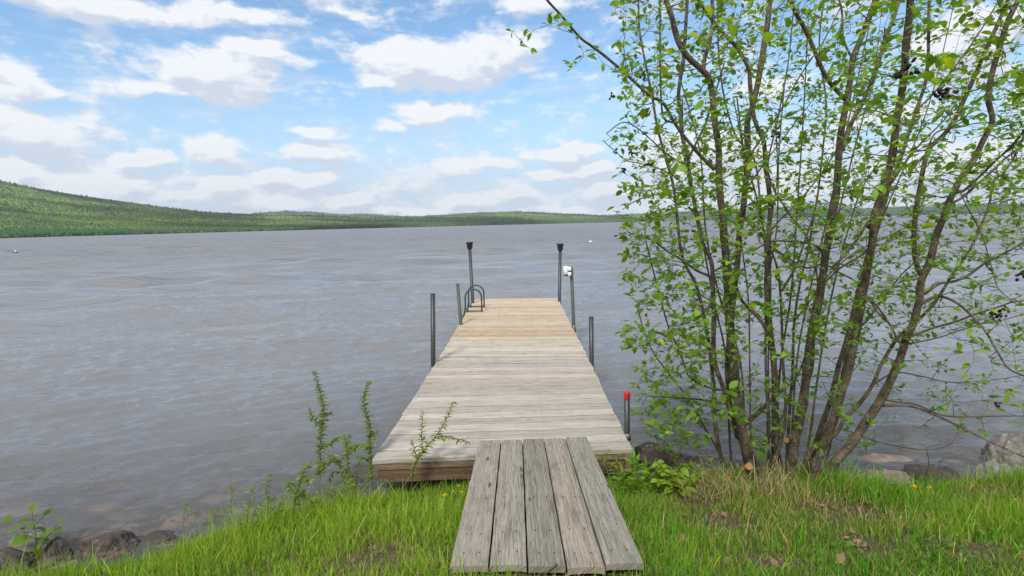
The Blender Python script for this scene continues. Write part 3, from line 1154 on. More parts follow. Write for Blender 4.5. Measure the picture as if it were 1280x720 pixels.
# ladder
lad = empty('dock_ladder', PZ(583, 390, 0))
tag(lad, 'dark tubular ladder with two arched handrails on the left edge near the far end', 'ladder')
for (xl, xr, yb, yt) in ((582.3, 602.5, 390.5, 361.5), (586.3, 605.3, 384.5, 356.5)):
    base = PZ(xr, yb, 0.0)
    Y = base.y
    k = Y / FPX
    xL = PZ(xl, yb, 0).x
    xR = base.x
    top = P((xl + xr) / 2, yt, Y).z
    rad = (xR - xL) / 2
    pts = [Vector((xR, Y, 0.012))]
    pts.append(Vector((xR, Y, (top - rad) * .5)))
    for a in range(0, 181, 15):
        pts.append(Vector(((xL + xR) / 2 + rad * cos(radians(a)), Y, top - rad + rad * sin(radians(a)))))
    pts += [Vector((xL, Y, .12)), Vector((xL - .03, Y, -.05)), Vector((xL - .16, Y, -.55)), Vector((xL - .22, Y, -1.1))]
    mb = MB()
    mb.tube(pts, 0.0145, 10)
    mb.tube([(xL, Y, 0.03), (xR, Y, 0.03)], 0.011, 8)
    mb.tube([(xL, Y, 0.10), (xL + .06, Y, 0.025)], 0.011, 8)
    mb.build('handrail', M_metal, lad)
Yn = PZ(602.5, 390.5, 0).y
Yf = PZ(605.3, 384.5, 0).y
xl_ = PZ(582.3, 390.5, 0).x
for z_ in (-.14, -.42, -.7):
    mb = MB()
    xo = xl_ - .05 + (z_ + .05) * .25
    mb.box((xo - .04, Yn, z_ - .012), (xo + .04, Yf, z_ + .012))
    mb.build('rung', M_metal, lad)

# ------------------------------------------------------------------ ramp of five planks
ramp = empty('wooden_ramp', PZ(684, 640, 0.1))
tag(ramp, 'short ramp of five old grey planks leading from the grass up onto the dock', 'ramp')
TZ, BZ = 0.040, 0.185
T0 = PZ(599.5, 550, TZ); T1 = PZ(733.5, 547, TZ)
Q0 = PZ(562.5, 708, BZ); Q1 = PZ(805, 704, BZ)
tops = [-.012, -.008, 0.0, .004, .018]
bots = [0, .004, -.012, -.022, .0]
tt = [(1.04, 1.02, .98), (1.06, 1.05, 1.0), (.84, .84, .80), (1.08, 1.02, .95), (.98, 1.0, .96)]
for k in range(5):
    gp_ = 0.010
    u0 = k / 5 + gp_ / 2; u1 = (k + 1) / 5 - gp_ / 2
    if k == 0: u0 = 0
    if k == 4: u1 = 1
    tl = T0.lerp(T1, u0); tr = T0.lerp(T1, u1)
    bl = Q0.lerp(Q1, u0); br = Q0.lerp(Q1, u1)
    ax = (tl - bl).normalized()
    tl = tl + ax * tops[k]; tr = tr + ax * tops[k]
    bl = bl + ax * bots[k]; br = br + ax * bots[k]
    mb = MB()
    # fine strip mesh so that the surface can cup a little
    NL, NW = 24, 8
    vs, gp, fs = [], [], []
    L = (tl - bl).length; W = (br - bl).length
    for i in range(NL + 1):
        s = i / NL
        l_ = bl.lerp(tl, s); r_ = br.lerp(tr, s)
        edge = 0.0022 * mnoise.noise(Vector((s * 9, k * 5.0, 1)))
        for j in range(NW + 1):
            w = j / NW
            p = l_.lerp(r_, w)
            cup = -0.004 * (2 * w - 1) ** 2 * (1 if k % 2 else -.6)
            dz = cup + 0.003 * mnoise.noise(Vector((s * 4, w * 2, k * 9.0)))
            if j in (0, NW):
                dz -= 0.004
                p = p + (r_ - l_).normalized() * edge
            vs.append((p.x, p.y, p.z + dz))
            gp.append((s * L + k * 5.1, w * W + k * 1.3, k * 2.2))
    nt = len(vs)
    for i in range(NL):
        for j in range(NW):
            a = i * (NW + 1) + j
            fs.append((a, a + 1, a + NW + 2, a + NW + 1))
    # sides and bottom
    ring = [j for j in range(NW + 1)] + [i * (NW + 1) + NW for i in range(1, NL + 1)] + [NL * (NW + 1) + j for j in range(NW - 1, -1, -1)] + [i * (NW + 1) for i in range(NL - 1, 0, -1)]
    b = len(vs)
    for q_ in ring:
        v = vs[q_]
        vs.append((v[0], v[1], v[2] - 0.030))
        g = gp[q_]
        gp.append((g[0], g[1] + .038, g[2]))
    m_ = len(ring)
    for q_ in range(m_):
        n_ = (q_ + 1) % m_
        fs.append((ring[n_], ring[q_], b + q_, b + n_))
    fs.append(tuple(b + q_ for q_ in range(m_ - 1, -1, -1)))
    mb.add(vs, fs, 0, False, gp, tt[k])
    rr = random.Random(k)
    for s in (0.06, 0.16 + .01 * k, 0.40, 0.94):
        for w in (.28, .72):
            p = bl.lerp(tl, s).lerp(br.lerp(tr, s), w + rr.uniform(-.03, .03))
            r = .0042
            mb.add([(p.x + cos(q_ * pi / 4) * r, p.y + sin(q_ * pi / 4) * r, p.z + .0055) for q_ in range(8)], [tuple(range(8))], 1)
    mb.build('plank', [M_ramp, M_nail], ramp)
for s in (0.10, 0.40, 0.93):
    l_ = Q0.lerp(T0, s); r_ = Q1.lerp(T1, s)
    mb = MB()
    mb.box((l_.x + .03, l_.y - .04, l_.z - .076), (r_.x - .03, l_.y + .04, l_.z - .036), 0, 0, (.6, .6, .6), s * 10)
    mb.build('cleat', M_ramp, ramp)


# ------------------------------------------------------------------ rocks
def rock(px, py, wpx, hpx, Z, mat_, label, seed, yd=None, flat=1.0, deep=1.0, yaw=0.0, name='rock', sharp=.5):
    """px,py: centre of the rock's foot in the photo; wpx wide, hpx tall"""
    base = PZ(px, py, Z)
    k = base.y / FPX
    sx_ = wpx * k / 2; sz_ = hpx * k
    sy_ = sx_ * deep
    import bmesh
    bm = bmesh.new()
    bmesh.ops.create_icosphere(bm, subdivisions=5, radius=1.0)
    off_ = Vector((seed * 11.3, seed * 5.7, seed * 2.9))
    planes = []
    rr = random.Random(seed)
    for _ in range(14):
        d = Vector((rr.uniform(-1, 1), rr.uniform(-1, 1), rr.uniform(-.3, 1))).normalized()
        planes.append((d, rr.uniform(.55, .88)))
    for v in bm.verts:
        d = v.co.normalized()
        r = 1.0
        for (pd, h) in planes:
            c = d.dot(pd)
            if c > .05:
                r = min(r, h / c)
        r = r * (1 + .20 * mnoise.noise(d * 1.6 + off_) + .11 * mnoise.noise(d * 5 + off_) + .06 * mnoise.noise(d * 13 + off_) + .03 * mnoise.noise(d * 30 + off_))
        p = d * r
        x, y = p.x * cos(yaw) - p.y * sin(yaw), p.x * sin(yaw) + p.y * cos(yaw)
        v.co = Vector((x * sx_ * 1.15, y * sy_ * 1.15, p.z * sz_ * 1.1))
    me = bpy.data.meshes.new(name)
    bm.to_mesh(me)
    bm.free()
    for p_ in me.polygons:
        p_.use_smooth = True
    me.materials.append(mat_)
    o = bpy.data.objects.new(name, me)
    o.location = base + Vector((0, sy_ * .6, -0.02))
    link(o)
    tag(o, label, 'rock')
    return o


rock(124, 697, 100, 32, WZ, M_rock_d, 'dark wet reddish brown boulder at the water edge, bottom left', 1, deep=.6)
rock(6, 720, 80, 32, WZ, M_rock_d, 'dark rough rock cut by the left border of the photo', 2, deep=.8)
rock(60, 704, 56, 26, WZ, M_rock_d, 'small dark rock between the two larger dark boulders at bottom left', 3, deep=.8)
rock(190, 684, 64, 15, WZ, M_rock_d, 'low dark stone peeping over the grass right of the big dark boulder', 4, deep=.7)
rock(840, 588, 104, 26, WZ, M_rock_d, 'flat dark slab of rock in the water behind the red capped post', 5, deep=.75, yaw=.3)
rock(1288, 586, 84, 46, WZ, M_rock_l, 'large pale lichen spotted boulder in the water at the right border', 6, deep=.9)
rock(1268, 609, 84, 26, WZ, M_rock_l, 'broken pale grey rock at the grass edge below the large boulder', 7, deep=.7)
rock(1120, 616, 84, 32, WZ, M_rock_p, 'pinkish grey rock at the water edge right of the trunks', 8, deep=.7)
rock(1190, 613, 100, 24, WZ, M_rock_d, 'low dark brown rock partly hidden by grass between two lighter rocks', 9, deep=.7)
rock(1062, 606, 34, 22, WZ, M_rock_p, 'small brownish rock just right of the lowest leaning trunk', 10, deep=.8)
rock(1105, 578, 90, 5, WZ, M_rock_p, 'nearly submerged stone with water washing over it, right of the trunks', 11, deep=.5)
rock(900, 600, 70, 14, WZ, M_rock_p, 'brownish stone behind the clump of stems at the shore', 12, deep=.6)
rock(560, 617, 60, 9, WZ, M_rock_d, 'dark stone in the shade under the front edge of the dock', 13, deep=.7)

# stones lying on the shallow bed (seen through the water)
rs2 = np.random.default_rng(8)
n = 420
x = rs2.uniform(-4.5, 6, n); dy_ = .05 + 2.6 * rs2.random(n) ** 1.3
y = shore(x) + dy_
z = ground_z(x, y)
sz = .03 + .13 * rs2.random(n) ** 2
import bmesh as _bm
b_ = _bm.new(); _bm.ops.create_icosphere(b_, subdivisions=2, radius=1)
IV = np.array([v.co[:] for v in b_.verts]); IF = np.array([[v.index for v in f.verts] for f in b_.faces]); b_.free()
V = np.repeat(IV[None], n, 0) * (1 + .22 * (rs2.random((n, len(IV), 1)) - .5))
V = V * sz[:, None, None] * np.stack([.8 + .7 * rs2.random(n), .8 + .7 * rs2.random(n), .35 + .2 * rs2.random(n)], -1)[:, None]
V = V + np.stack([x, y, z], -1)[:, None]
c = np.array([.30, .24, .17]) * (.35 + 1.3 * rs2.random((n, 1))) * (1 + .12 * (rs2.random((n, 3)) - .5))
T3 = (IF[None] + (np.arange(n) * len(IV))[:, None, None]).reshape(-1, 3)
bs = big_mesh('lake_bed_stones', V.reshape(-1, 3), None, T3, np.repeat(c[:, None], len(IV), 1).reshape(-1, 3), M_litter, smooth=True)
tag(bs, 'brown and tan stones under the shallow water along the bank', 'stones', kind='stuff')

# ------------------------------------------------------------------ leaf helper (numpy batches)
# leaf template: ovate, folded on the midrib, 9 verts
LT = np.array([(0, 0, 0), (.22, .22, .05), (.22, -.22, .05), (.55, .28, .06), (.55, -.28, .06), (.82, .16, .0), (.82, -.16, .0), (1.0, 0, -.08), (.22, 0, -.01), (.55, 0, -.02), (.82, 0, -.05)])
LQ = np.array([(8, 9, 3, 1), (2, 4, 9, 8), (9, 10, 5, 3), (4, 6, 10, 9)])
LTR = np.array([(0, 8, 1), (0, 2, 8), (10, 7, 5), (6, 7, 10)])


def leaves_mesh(name, pos, dirs, ups, size, col, width=1.0, mat_=None, parent=None, curl=None):
    n = len(pos)
    pos = np.array(pos); d = np.array(dirs, float); u = np.array(ups, float)
    size = np.broadcast_to(np.array(size, float), (n,)); width = np.broadcast_to(np.array(width, float), (n,))
    d /= np.linalg.norm(d, axis=1, keepdims=True) + 1e-9
    s = np.cross(u, d); s /= np.linalg.norm(s, axis=1, keepdims=True) + 1e-9
    u = np.cross(d, s)
    T = np.repeat(LT[None], n, 0).copy()
    T[:, :, 1] *= width[:, None]
    if curl is not None:
        T[:, :, 2] -= np.array(curl)[:, None] * T[:, :, 0] ** 2
    T *= size[:, None, None]
    V = pos[:, None] + T[:, :, 0:1] * d[:, None] + T[:, :, 1:2] * s[:, None] + T[:, :, 2:3] * u[:, None]
    o_ = (np.arange(n) * len(LT))[:, None, None]
    Q = (LQ[None] + o_).reshape(-1, 4)
    T3 = (LTR[None] + o_).reshape(-1, 3)
    C = np.repeat(np.array(col)[:, None], len(LT), 1).reshape(-1, 3)
    o = big_mesh(name, V.reshape(-1, 3), Q, T3, C, mat_ or M_leaf, smooth=True)
    if parent is not None:
        o.parent = parent
        o.matrix_parent_inverse = Matrix.Translation(parent.location).inverted()
    return o


def leaf_cols(n, rng, lo=(0.072, 0.17, 0.016), hi=(0.185, 0.355, 0.03), yel=.12):
    t = rng.random((n, 1)) ** 1.2
    c = np.array(lo) * (1 - t) + np.array(hi) * t
    y = rng.random(n) < yel
    c[y] = c[y] * np.array([1.7, 1.25, 1.0])
    return c * (0.85 + .3 * rng.random((n, 1)))


# ------------------------------------------------------------------ the many-stemmed bush (alder)
def crom(pts, n=6):
    out_ = []
    pts = [np.array(p, float) for p in pts]
    for i in range(len(pts) - 1):
        p0 = pts[max(i - 1, 0)]; p1 = pts[i]; p2 = pts[i + 1]; p3 = pts[min(i + 2, len(pts) - 1)]
        for k in range(n):
            t = k / n
            out_.append(0.5 * ((2 * p1) + (-p0 + p2) * t + (2 * p0 - 5 * p1 + 4 * p2 - p3) * t * t + (-p0 + 3 * p1 - 3 * p2 + p3) * t ** 3))
    out_.append(pts[-1])
    return np.array(out_)


# name: (photo points base->top, width base, width top, depth base, depth top)
STEMS = {
 'a': ([(955, 612), (938, 574), (928, 537), (920, 490), (917, 452), (913, 411), (910, 367), (906, 310), (901, 250), (898, 212), (898, 183), (894, 150), (891, 122), (887, 100), (879, 89), (860, 71), (847, 49), (840, 22), (833, 0), (828, -30)], 19, 7, 3.42, 3.0),
 'b': ([(948, 608), (932, 563), (920, 534), (913, 503), (910, 455), (914, 395), (922, 322), (924, 294), (929, 261), (934, 210), (934, 168), (935, 148), (942, 129), (951, 84), (957, 44), (962, 0), (965, -30)], 11, 8, 3.50, 3.7),
 'c': ([(938, 600), (925, 545), (911, 508), (904, 484), (893, 450), (892, 400), (891, 344), (887, 322), (878, 304), (869, 257), (863, 228), (860, 199), (853, 172), (851, 150), (848, 122), (851, 96), (854, 78), (857, 33), (859, 0), (860, -20)], 9, 4.5, 3.48, 3.25),
 'd': ([(912, 596), (902, 575), (894, 530), (892, 480), (883, 410), (870, 356), (852, 318), (843, 240), (833, 201), (822, 160), (815, 120), (805, 70), (799, 33), (798, -5)], 8, 2.5, 3.62, 3.9),
 'e': ([(977, 610), (972, 582), (970, 529), (969, 476), (967, 451), (962, 407), (959, 367), (960, 311), (963, 261), (961, 234), (957, 210), (955, 179), (943, 150), (938, 110), (935, 84), (918, 56), (895, 31), (873, 0), (860, -20)], 13, 4.5, 3.60, 3.35),
 'f': ([(966, 605), (961, 569), (959, 503), (957, 450), (957, 389), (957, 322), (951, 262), (943, 200), (920, 170), (905, 120), (898, 60), (897, 0)], 5, 2.2, 3.48, 3.9),
 'g': ([(962, 600), (966, 580), (975, 555), (982, 516), (979, 455), (975.5, 367), (970, 329), (959, 304), (950, 270), (944, 240), (930, 190), (921, 120)], 6.5, 2.2, 3.40, 3.8),
 'h': ([(983, 600), (984, 560), (988, 500), (991, 455), (993, 400), (1002, 344), (1009, 318), (1017, 270), (1023, 239), (1026, 210), (1029, 183), (1033, 130), (1024, 60), (1030, 0)], 5.5, 2.2, 3.66, 4.1),
 'i': ([(984, 610), (992, 555), (1001.5, 516), (1008, 476), (1012, 450), (1015.5, 411), (1023, 378), (1030, 333), (1035, 299), (1044.5, 250), (1047, 217), (1050, 177), (1054, 152), (1059, 129), (1063, 100), (1067, 73), (1073, 56), (1084, 29), (1094, 0), (1102, -25)], 18, 8, 3.42, 3.1),
 'j': ([(1012, 616), (1016, 590), (1027, 563), (1040, 529), (1050, 495), (1061, 458), (1071, 411), (1076, 378), (1084, 340), (1090, 302), (1093, 274), (1101, 246), (1111, 212), (1117, 183), (1121, 150), (1128, 111), (1132, 67), (1137, 22), (1138, 0), (1140, -25)], 16, 10.5, 3.30, 2.6),
 'k': ([(1003, 606), (1013, 582), (1024, 542), (1037, 503), (1047, 463), (1054, 440), (1063, 405), (1076, 350), (1090, 300), (1104, 261), (1113, 228), (1124, 203), (1135.5, 168), (1147, 133), (1157, 104), (1160, 73), (1161, 22), (1162, -20)], 11, 4.5, 3.66, 3.7),
 'l': ([(1008, 616), (1030, 592), (1048, 574), (1069, 548), (1090, 516), (1106, 490), (1120, 461), (1133, 424), (1144.5, 396), (1149, 373), (1152, 349), (1162, 327), (1168, 300), (1178, 274), (1187, 250), (1200, 226), (1218, 199), (1231, 172), (1240, 151), (1236, 124), (1240, 96), (1249, 62), (1260, 27), (1273, 0), (1285, -25)], 18, 8, 3.34, 3.0),
 'm': ([(1000, 600), (1008, 575), (1021, 556), (1042, 545), (1056, 524), (1074, 505), (1090, 482), (1104, 451), (1124, 420), (1155, 393), (1173, 371), (1187, 349), (1198, 333), (1213, 311), (1225, 285), (1237, 255), (1241, 228), (1253, 217), (1269, 194), (1285, 150), (1290, 90)], 8.5, 3, 3.55, 3.8),
 'n': ([(925, 590), (945, 570), (960, 548), (978, 520), (992, 480), (1005, 450), (1018, 405), (1023, 360), (1010, 300), (985, 265), (960, 215), (972, 150), (985, 80), (992, 10)], 5, 2, 3.8, 4.1),
}
BR = [  # parent, pts from attachment outwards, w0, w1, depth offset at tip
 ('a', [(893, 212), (873, 192), (855, 170), (842, 152), (829, 129), (813, 120), (793, 102), (762, 75), (740, 58), (724, 46), (703, 21), (684, 0), (672, -18)], 6, 3, -.5),
 ('a', [(879, 89), (881, 73), (887, 51), (891, 22), (890, -5)], 6.5, 5, .2),
 ('c', [(860, 199), (871, 177), (882, 154), (893, 120), (905, 80)], 4, 2.5, .2),
 ('i', [(1056, 124), (1035, 100), (1022, 73), (1009, 42), (993, 13), (986, -8)], 7, 5.5, -.2),
 ('i', [(1066, 74), (1054, 49), (1053, 18), (1048, -5)], 4, 3, .1),
 ('i', [(1052, 188), (1058, 170), (1066, 150), (1076, 132), (1087, 107), (1098, 76), (1109, 44), (1118, 20), (1127, -10)], 8, 5.5, .3),
 ('l', [(1151, 342), (1145, 325), (1143, 300), (1144, 272), (1149, 239), (1157, 199), (1164, 183), (1180, 168), (1191, 154), (1204, 127), (1218, 96), (1233, 62), (1249, 27), (1260, 0), (1268, -20)], 9, 6.5, -.35),
 ('l', [(1104, 507), (1133, 507), (1156, 513), (1185, 526), (1217, 542), (1249, 557), (1282, 572)], 6, 3.5, -.3),
 ('l', [(1108, 500), (1125, 503), (1146, 506), (1178, 519), (1212, 521), (1249, 520), (1285, 520)], 3.6, 2.4, .1),
 ('l', [(1149, 384), (1156, 377), (1166, 372), (1178, 371), (1195, 378), (1213, 393), (1231, 413), (1244, 435), (1256, 455), (1266, 464), (1284, 471)], 5.5, 3.5, -.5),
 ('l', [(1140, 420), (1169, 409), (1195, 402), (1218, 393), (1244, 385), (1264, 378), (1284, 375)], 5, 3.4, -.3),
 ('l', [(1155, 368), (1173, 355), (1191, 352), (1209, 345), (1231, 329), (1249, 320), (1269, 309), (1284, 299)], 6, 4, -.2),
 ('l', [(1137, 430), (1150, 427), (1173, 422), (1200, 413), (1227, 405), (1249, 401), (1282, 392)], 3, 1.8, -.1),
 ('l', [(1195, 240), (1205, 238), (1224, 221), (1244, 201), (1264, 183), (1284, 158)], 5.5, 4, -.4),
 ('l', [(1186, 255), (1201, 248), (1222, 230), (1240, 214), (1258, 197), (1284, 180)], 5, 4, -.1),
 ('l', [(1148, 226), (1160, 224), (1175, 224), (1189, 228), (1200, 241), (1209, 259), (1220, 279), (1231, 305), (1235, 318), (1244, 351), (1251, 364), (1270, 380)], 2.6, 1.8, -.4),
 ('l', [(1160, 184), (1171, 165), (1200, 159), (1222, 154), (1253, 153), (1284, 152)], 2.8, 2, .0),
 ('e', [(958, 304), (987, 324), (1009, 335), (1029, 330), (1044, 338), (1073, 354), (1084, 371), (1098, 391), (1113, 407), (1120, 424)], 3.6, 2.4, -.45),
 ('i', [(1030, 322), (1026, 312), (1015, 305), (991, 302), (964, 302), (942, 313)], 5, 2.6, -.35),
 ('i', [(1028, 358), (1036, 348), (1053, 333), (1075, 320), (1090, 305)], 4, 3, .15),
 ('j', [(1092, 268), (1084, 278), (1075, 294), (1062, 311), (1050, 325), (1040, 334)], 5, 4, .1),
 ('c', [(909, 505), (891, 502), (870, 499), (846, 497), (826, 496), (809, 495)], 4, 2, -.2),
 ('c', [(905, 488), (885, 484), (862, 471), (854, 452), (847, 435), (835, 407), (827, 378), (818, 344), (807, 300)], 4, 2, -.25),
 ('d', [(896, 562), (893, 555), (878, 529), (862, 500), (841, 474), (829, 458), (815, 438), (804, 411), (796, 380)], 3.2, 1.6, -.3),
 ('c', [(889, 346), (882, 343), (869, 337), (851, 324), (833, 313), (815, 300), (800, 297), (785, 290)], 5, 2.0, -.25),
 ('b', [(925, 548), (921, 540), (942, 521), (961, 503), (985, 480)], 9, 6, .25),
 ('e', [(966, 436), (953, 404), (933, 382), (924, 369), (912, 330)], 6, 4, .2),
 ('b', [(922, 318), (908, 330), (891, 340)], 4, 3, -.25),
 ('c', [(862, 212), (858, 208), (833, 192), (813, 174), (795, 159), (778, 153), (758, 167)], 2.6, 1.4, -.2),
 ('d', [(845, 222), (827, 212), (804, 205), (784, 201), (770, 190), (753, 175)], 2.2, 1.1, -.1),
 ('c', [(867, 242), (842, 241), (813, 245), (793, 252), (778, 262)], 2.6, 1.3, -.3),
 ('a', [(846, 153), (830, 148), (826, 115), (825, 60), (825, -5)], 3.2, 2.2, -.15),
 ('k', [(1115, 228), (1133, 201), (1153, 177), (1180, 150), (1200, 120)], 4.5, 2, .2),
 ('k', [(1147, 136), (1166, 118), (1191, 87), (1222, 44), (1249, 0)], 3.4, 2.4, -.1),
 ('g', [(977, 364), (995, 333), (1005, 304), (1017, 270)], 4, 3, .1),
 ('j', [(1084, 371), (1098, 385), (1113, 407), (1122, 424), (1126, 432)], 5, 3, -.15),
 ('m', [(1082, 492), (1096, 478), (1120, 466), (1150, 470), (1190, 478), (1240, 475), (1284, 468)], 3.2, 1.6, .2),
 ('m', [(1042, 545), (1050, 535), (1076, 545), (1100, 553), (1135, 560), (1165, 562), (1190, 555)], 2.6, 1.4, .1),
 ('h', [(993, 400), (1010, 380), (1030, 350), (1065, 318), (1100, 300), (1140, 280)], 3, 1.4, .2),
 ('k', [(1060, 415), (1080, 405), (1105, 372), (1125, 345), (1145, 325), (1165, 290)], 4, 1.8, .3),
 ('e', [(962, 290), (975, 275), (1000, 250), (1035, 205), (1060, 160)], 3.4, 1.6, .3),
 ('b', [(934, 200), (950, 175), (975, 140), (1000, 95), (1030, 50), (1050, 10)], 3.4, 1.6, .3),
 ('b', [(930, 240), (955, 205), (985, 165), (1020, 120)], 3.0, 1.4, .1),
 ('j', [(1120, 150), (1100, 140), (1075, 135), (1050, 128), (1020, 128)], 2.5, 1.2, -.2),
]
tree_base = on_ground(985, 606)
tree = empty('alder_bush', tree_base)
tag(tree, 'tall many stemmed bush with speckled brown stems and fresh green leaves right of the dock', 'bush')
SKEL = []      # (x,y,z) points to grow twigs from
SKEL_R = []
stem_curve = {}


def make_limb(pts2, w0, w1, Y0, Y1, name, seed, bulge=0.0):
    n = len(pts2)
    dl = [0]
    for i in range(1, n):
        dl.append(dl[-1] + math.dist(pts2[i - 1], pts2[i]))
    T = [x / dl[-1] for x in dl]
    P3_, W = [], []
    for (px, py), t in zip(pts2, T):
        Y = Y0 + (Y1 - Y0) * t ** 1.25 + bulge * sin(t * pi)
        w = w0 + (w1 - w0) * t ** 0.6
        p = P(px, py, Y)
        P3_.append((p.x, p.y, p.z, w * .87 / 2 * Y / FPX / sqrt(1 + ((px - 640) / FPX) ** 2)))
    C = crom(P3_, 5)
    rngl = random.Random(seed)
    for i in range(len(C)):
        s = C[i, 3] * .22
        v = mnoise.noise_vector(Vector((seed * 3.1, C[i, 2] * 6, 0)))
        C[i, 0] += v.x * s; C[i, 1] += v.y * s
    mb = MB()
    rad = C[:, 3].copy()
    if name == 'stem':
        # flare at the foot
        rad[:5] *= np.linspace(1.35, 1.0, 5)
        # carry the foot into the soil
        foot = C[0, :3].copy()
        ff = foot + np.array([0, 0, -.15])
        ptsv = [tuple(ff)] + [tuple(c[:3]) for c in C]
        rad = np.concatenate([[rad[0] * 1.15], rad])
    else:
        ptsv = [tuple(c[:3]) for c in C]
    big = rad.max() > .018
    mb.tube(ptsv, list(rad), 12 if big else 7, wob=.22 if big else .12)
    o = mb.build(name, M_bark if rad.max() > .008 else M_twig, tree)
    for c in C[3:]:
        SKEL.append(c[:3]); SKEL_R.append(c[3])
    return C


for sk, (pts2, w0, w1, Y0, Y1) in STEMS.items():
    C = make_limb(pts2, w0, w1, Y0, Y1, 'stem', ord(sk))
    stem_curve[sk] = C
# thin upright suckers between the main stems
rs_ = np.random.default_rng(42)
for k in range(10):
    u = (k + rs_.uniform(.1, .9)) / 10
    bx = 915 + u * 105 + rs_.normal(0, 6)
    tx = 800 + u * 420 + rs_.normal(0, 30)
    ty = rs_.uniform(-30, 190)
    mx1 = bx + (tx - bx) * rs_.uniform(.12, .26)
    mx2 = bx + (tx - bx) * rs_.uniform(.42, .66)
    Yt = rs_.uniform(3.1, 4.4)
    pts2 = [(bx, 604), (bx + (mx1 - bx) * .4 + rs_.normal(0, 3), 545), (mx1, 450), (mx1 + (mx2 - mx1) * .5 + rs_.normal(0, 6), 370), (mx2, 285), ((mx2 + tx) / 2 + rs_.normal(0, 8), (285 + ty) / 2), (tx, ty)]
    make_limb(pts2, rs_.uniform(3.6, 5.4), rs_.uniform(1.2, 2.0), rs_.uniform(3.45, 3.75), Yt, 'stem', 500 + k)
for bi, (par, pts2, w0, w1, dy) in enumerate(BR):
    C = stem_curve[par]
    # parent's depth at the attachment: nearest in direction from the camera
    d = ray(*pts2[0]).normalized()
    best, bY = 9, 3.4
    for c in C:
        v = (Vector(c[:3]) - CAM).normalized()
        e = (v - d).length
        if e < best:
            best, bY = e, c[1]
    make_limb(pts2, w0, w1, bY, bY + dy, 'branch', 200 + bi)

# twigs and leaves: grown towards random points of the crown's volume
rng = np.random.default_rng(11)


def crown_weight(px, py):
    # how leafy the crown is at this direction (photo pixels), 0..1
    edge = np.interp(py, [-60, 0, 60, 150, 230, 290, 340, 420, 480, 520, 560, 600], [765, 768, 770, 785, 775, 782, 788, 782, 792, 800, 830, 870])
    if px < edge + rng.normal(0, 8):
        return 0
    if px > 1330 or py > 560:
        return 0
    w = 1.0
    if py > 330 and px > 1150: w = .42
    if py > 430 and px > 1000: w = .30
    if py > 480 and px > 900: w = .15
    if py > 400 and 880 < px <= 1000: w = .55
    if py < 60: w *= .7
    if py < 200 and px > 950: w *= .78
    if px > 1180 and 60 < py < 330: w *= .95
    return w


ATT = []
while len(ATT) < 4200:
    px = rng.uniform(760, 1330); py = rng.uniform(-70, 560)
    if rng.random() > crown_weight(px, py):
        continue
    cx_ = np.interp(py, [0, 300, 600], [3.35, 3.5, 3.5])
    Y = cx_ + rng.normal(0, .55)
    if px > 1040 and py < 260 and rng.random() < .12:
        Y = rng.uniform(1.75, 2.7)
    Y = min(max(Y, 1.75), 4.9)
    p = P(px, py, Y)
    if p.y > float(shore(p.x)) + 2.2: continue
    ATT.append(np.array(p))
ATT = np.array(ATT)
